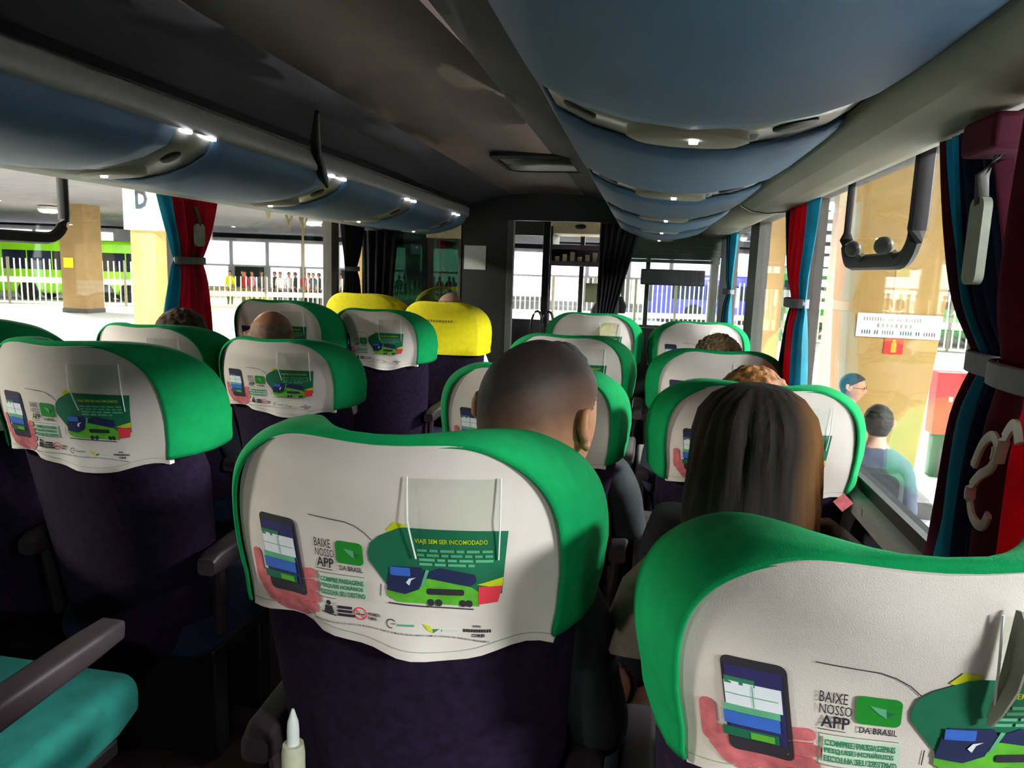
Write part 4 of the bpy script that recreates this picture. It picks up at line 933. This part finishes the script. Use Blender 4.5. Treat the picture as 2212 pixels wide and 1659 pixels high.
def flame(t):
    q = MB(); q.prism([(-.025, -.065), (.025, -.065), (.025, .03), (.012, .045), (.012, .065), (-.012, .065), (-.012, .045), (-.025, .03)], -.016, -.011); q.build('symbol', M['orange'], t, smooth=False)
board('extinguisher_sign', (2.50, 8.075, .757), .18, .16, M['signred'], 'small red extinguisher sign under the white notice', extra=flame)
board('paper_strip', (2.51, 8.047, 1.385), .14, .30, M['columnl'], 'narrow pale upright paper taped on the beige column', cat='poster', dep=.006)
board('paper_strip', (2.735, 8.075, 1.188), .24, .09, M['columnl'], 'small pale torn paper strip above the long white notice', cat='poster', dep=.006)
t = empty('red_cabinet', (3.75, 9.9, G + .55)); tag(t, 'bright red fire cabinet to the right of the beige column', 'cabinet')
b = MB(); b.box(-.17, .17, -.12, .12, 0, .78); b.build('case', M['redbox'], t, bevel=.01)
b = MB(); b.box(-.02, .02, -.135, -.12, .42, .48); b.build('handle', M['paper'], t)
b = MB(); b.box(-.12, .12, -.09, .09, -.55, 0); b.build('stand', M['greyframe'], t)
column('station_column', 3.72, 15.2, .55, .6, mat('grey_column', '#a09488', .7), 'slim greyish column seen behind the beige one', rz=0)
column('station_column', 2.55, 16.6, .50, .5, M['columnb'], 'brown column between the grey pillar and the right curtain')
# left: D column, brown column
column('station_column', -8.05, 11.15, .46, .5, M['columnl'], 'pale yellow column carrying the D sign', rz=0)
t = board('bay_sign', (-7.93, 10.84, 2.33), .70, 1.05, M['signlit'], 'white box sign with a black letter D on the pale column', [('D', -.13, .09, -.20, .11, M['ink'])], dep=.12, rz=0)
column('station_column', -22.9, 27.2, 1.15, 1.0, M['columnb'], 'brown column with a yellow plate, in front of the lime buses')
board('yellow_plate', (-23.08, 26.68, 1.02), .44, .40, M['signyellow'], 'small yellow plate on the brown column', rz=0)
column('station_column', -13.6, 33.5, .6, .6, M['columnb'], 'olive-brown column standing in the left fence line')
b = MB(); b.tube([(-9.2, 19.0, G), (-9.25, 19.1, 2.9)], .03, 8); tag(b.build('lamp_pole', M['steel']), 'thin dark pole beyond the left window', 'pole')
def fence(p0, p1, h, label, posts=6, sp=.17, low=.75, group=None):
    p0 = Vector(p0); p1 = Vector(p1); L_ = (p1 - p0).length; t = empty('railing_fence', (p0.x, p0.y, G), math.atan2(p1.y - p0.y, p1.x - p0.x)); tag(t, label, 'fence')
    b = MB(); n = int(L_ / sp)
    for k in range(n): b.box(k * sp - .025, k * sp + .025, -.02, .02, .12, h)
    b.build('pickets', M['fence'], t, smooth=False)
    for z0, z1 in ((low, low + .25), (.05, .14)): b = MB(); b.box(0, L_, -.04, .04, z0, z1); b.build('rail', M['fence'], t, smooth=False)
    for k in range(posts + 1): b = MB(); x = L_ * k / posts; b.box(x - .05, x + .05, -.05, .05, 0, h + .05); b.build('post', M['fencedark'], t, smooth=False)
fence((-36, 27.2), (-22, 32.5), 2.1, 'pale railing fence in front of the lime buses at far left', sp=.25, low=1.0)
fence((-21.5, 33.5), (-9, 41), 1.55, 'pale railing fence with a crowd behind it, left of the front seats', posts=5, sp=.25, low=.55)
fence((-6, 33), (5.0, 36.5), 2.1, 'white railing fence ahead of the windscreen', sp=.22, low=.35)
fence((5.2, 30), (16, 27), 2.0, 'pale railing fence to the right of the beige column', sp=.22, low=.8)
def coach(loc, rz, L_, paint, label, h=3.1, text=None):
    t = empty('coach', loc, R(rz)); tag(t, label, 'bus'); H = h
    b = MB(); rs = [[(x, y, z) for y, z in rrect(-1.25 * k, 1.25 * k, .35 + .1 * (1 - k), H - .2 * (1 - k), .22, 4)] for x, k in ((0, .93), (.12, .99), (.5, 1), (L_ - .5, 1), (L_ - .1, .99), (L_, .93))]
    b.rings(rs); b.build('body', paint, t)
    for s in (-1, 1):
        n = 6; wd = (L_ - 1.6) / n
        for k in range(n): b = MB(); b.box(.9 + k * wd, .9 + (k + 1) * wd - .06, s * 1.235, s * 1.262, H * .50, H * .80); b.build('window', M['busglass'], t, smooth=False)
        for x in (2.0, L_ - 3.0, L_ - 1.8):
            b = MB(); b.rings([[(x + .48 * math.cos(a * R(20)), s * yy, .48 + .48 * math.sin(a * R(20))) for a in range(18)] for yy in (1.0, 1.27)]); b.build('wheel', M['tyre'], t)
    for x, s in ((0, -1), (L_, 1)): b = MB(); b.box(x - .03, x + .03, -1.1, 1.1, H * .42, H * .86); b.build('windscreen', M['busglass'], t, smooth=False)
    return t
coach((-45, 29.4, G), 18, 12, M['limebus'], 'lime green coach farthest left behind the fence')
coach((-33.0, 33.3, G), 18, 8.6, M['limebus'], 'lime green coach between the brown column and the D column')
coach((.2, 39.0, G), 8, 11.5, M['bluebus'], 'violet-blue coach behind the fence ahead', h=2.4)
coach((5.0, 33.6, G), -15, 11, M['greenbus'], 'green coach behind the fence at right', h=2.9)
# lit shops across the concourse
def shop(x, y, w_, h, rz, label, dark=()):
    t = empty('shop_front', (x, y, G), R(rz)); tag(t, label, 'shop'); b = MB(); b.box(0, w_, 0, 2.5, 0, h); b.build('wall', M['shopwall'], t, smooth=False)
    n = max(2, int(w_ / 2.6)); pw = w_ / n
    for k in range(n):
        b = MB(); b.box(k * pw + .15, (k + 1) * pw - .15, -.05, -.01, h * .50, h * .93); b.build('lit_panel', M['shoplight'], t, smooth=False)
        b = MB(); b.box(k * pw + .25, (k + 1) * pw - .25, -.03, -.005, .3, h * .46); b.build('shop_window', M['busglass'] if (k % 3 == 1) else M['shoplight'], t, smooth=False)
shop(-34, 52, 16, 4.0, 18, 'white lit shop row right behind the left crowd'); shop(-17.5, 56, 10, 4.0, 14, 'bright white kiosk row beyond the left fence, nearer the front')
shop(-58, 42, 22, 4.2, 12, 'glowing white wall above the lime coaches'); shop(-7, 52, 20, 4.2, 2, 'lit shop front straight ahead beyond the windscreen'); shop(14, 44, 22, 4.2, -22, 'lit shop front far out to the right')
# white wall panels / slats right window
t = empty('louvred_screen', (5.3, 21.5, G)); tag(t, 'white louvred screen seen left of the beige column', 'screen')
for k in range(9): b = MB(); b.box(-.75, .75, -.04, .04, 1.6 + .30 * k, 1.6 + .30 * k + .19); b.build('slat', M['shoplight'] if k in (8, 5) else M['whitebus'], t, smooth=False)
b = MB(); b.box(-.8, -.74, -.05, .05, 0, 4.3); b.box(.74, .8, -.05, .05, 0, 4.3); b.build('frame', M['greyframe'], t, smooth=False)
# roof braces
for x, y, w_ , l in ((-9.2, 17.2, .55, 'nearest'), (-10.6, 21.0, .5, 'second'), (-11.6, 24.0, .5, 'third')):
    t = empty('roof_brace', (x, y, CEIL_Z)); tag(t, 'dark V-shaped brace hanging from the station ceiling, %s of three' % l, 'brace', 'V-shaped roof braces')
    for s in (-1, 1): b = MB(); b.tube([(s * w_ * .5, 0, 0), (0, 0, -.95)], .045, 6); b.build('strut', M['steel'], t)
# kerb strips
b = MB(); b.box(1.35, 1.6, -20, 30, G, G + .14); struct('trim_12', b, M['concrete'], smooth=False)
# two men on the platform
def shift(t, z): t.location.z = z
m1 = person('m1', (1.66, 6.22, .56), -118, 'stand', M['skin'], M['greenshirt'], M['jeans'], 'short', M['hair_dark'], 'person with dark hair and glasses outside, looking right, in a dark green shirt', vox=.008, scale=.93, roll=0)
g_ = MB(); 
for s in (-1, 1): g_.tube([(s * .032 + .020 * math.cos(a * R(30)), .101, .002 + .013 * math.sin(a * R(30))) for a in range(12)], .0022, 6, close=True)
g_.tube([(-.012, .104, .004), (.012, .104, .004)], .002, 6)
for s in (-1, 1): g_.tube([(s * .052, .10, .004), (s * .078, .02, .006)], .002, 6)
g_.build('glasses', M['lens'], m1)
m2 = person('m2', (1.45, 4.80, .54), -8, 'stand', M['skinp'], M['greyshirt'], M['khaki'], 'short', M['hair_dark'], 'person seen from behind outside the window, grey shirt and khaki trousers', vox=.008, scale=.95)
b = MB(); b.rings([[(x, y - .165, z) for x, z in rrect(-.15 * k_, .15 * k_, -.62, -.26 + .03 * (1 - k_), .06, 5)] for y, k_ in ((.06, 1), (0, 1), (-.08, .92), (-.12, .7))])
o = b.build('backpack', M['blackshirt']); o.location = m2.location; o.rotation_euler = m2.rotation_euler; tag(o, 'black backpack worn by the standing person outside the window', 'backpack')
# crowd behind the left fence: one low-detail standing figure per shirt colour, copied
CR = [('whiteshirt', 'white'), ('redshirt', 'red'), ('blackshirt', 'dark'), ('pinkshirt', 'pink'), ('yellowvest', 'yellow'), ('greyshirt', 'grey')]
base = {}
for mk, cn in CR:
    base[mk] = person('c', (0, 0, 0), 180, 'stand', M['skin'], M[mk], M['jeans'], 'short', M['hair_dark'], 'x', vox=.03)
k = 0
for i in range(34):
    mk, cn = ('yellowvest', 'yellow') if i == 0 else CR[[0, 2, 1, 3, 5, 2, 0][i % 7]]
    o = base[mk] if not base[mk].get('used') else copy_tree(base[mk]); base[mk]['used'] = 1
    u = i / 33; x = -21.2 + 11 * u + rnd.uniform(-.15, .15); y = 35.2 + 7.0 * u + rnd.uniform(-.3, .8)
    o.location = (x, y, G + 1.69 * 1.0); o.rotation_euler = (0, 0, R(rnd.uniform(100, 260)))
    tag(o, 'small distant person in a %s top waiting behind the left fence' % cn, 'person', 'people waiting behind the left fence, %s tops' % cn)
for mk in base:
    for q in [base[mk]] + [c_ for c_ in COL.objects if c_.get('used')]:
        if q.get('used') is not None: del q['used']
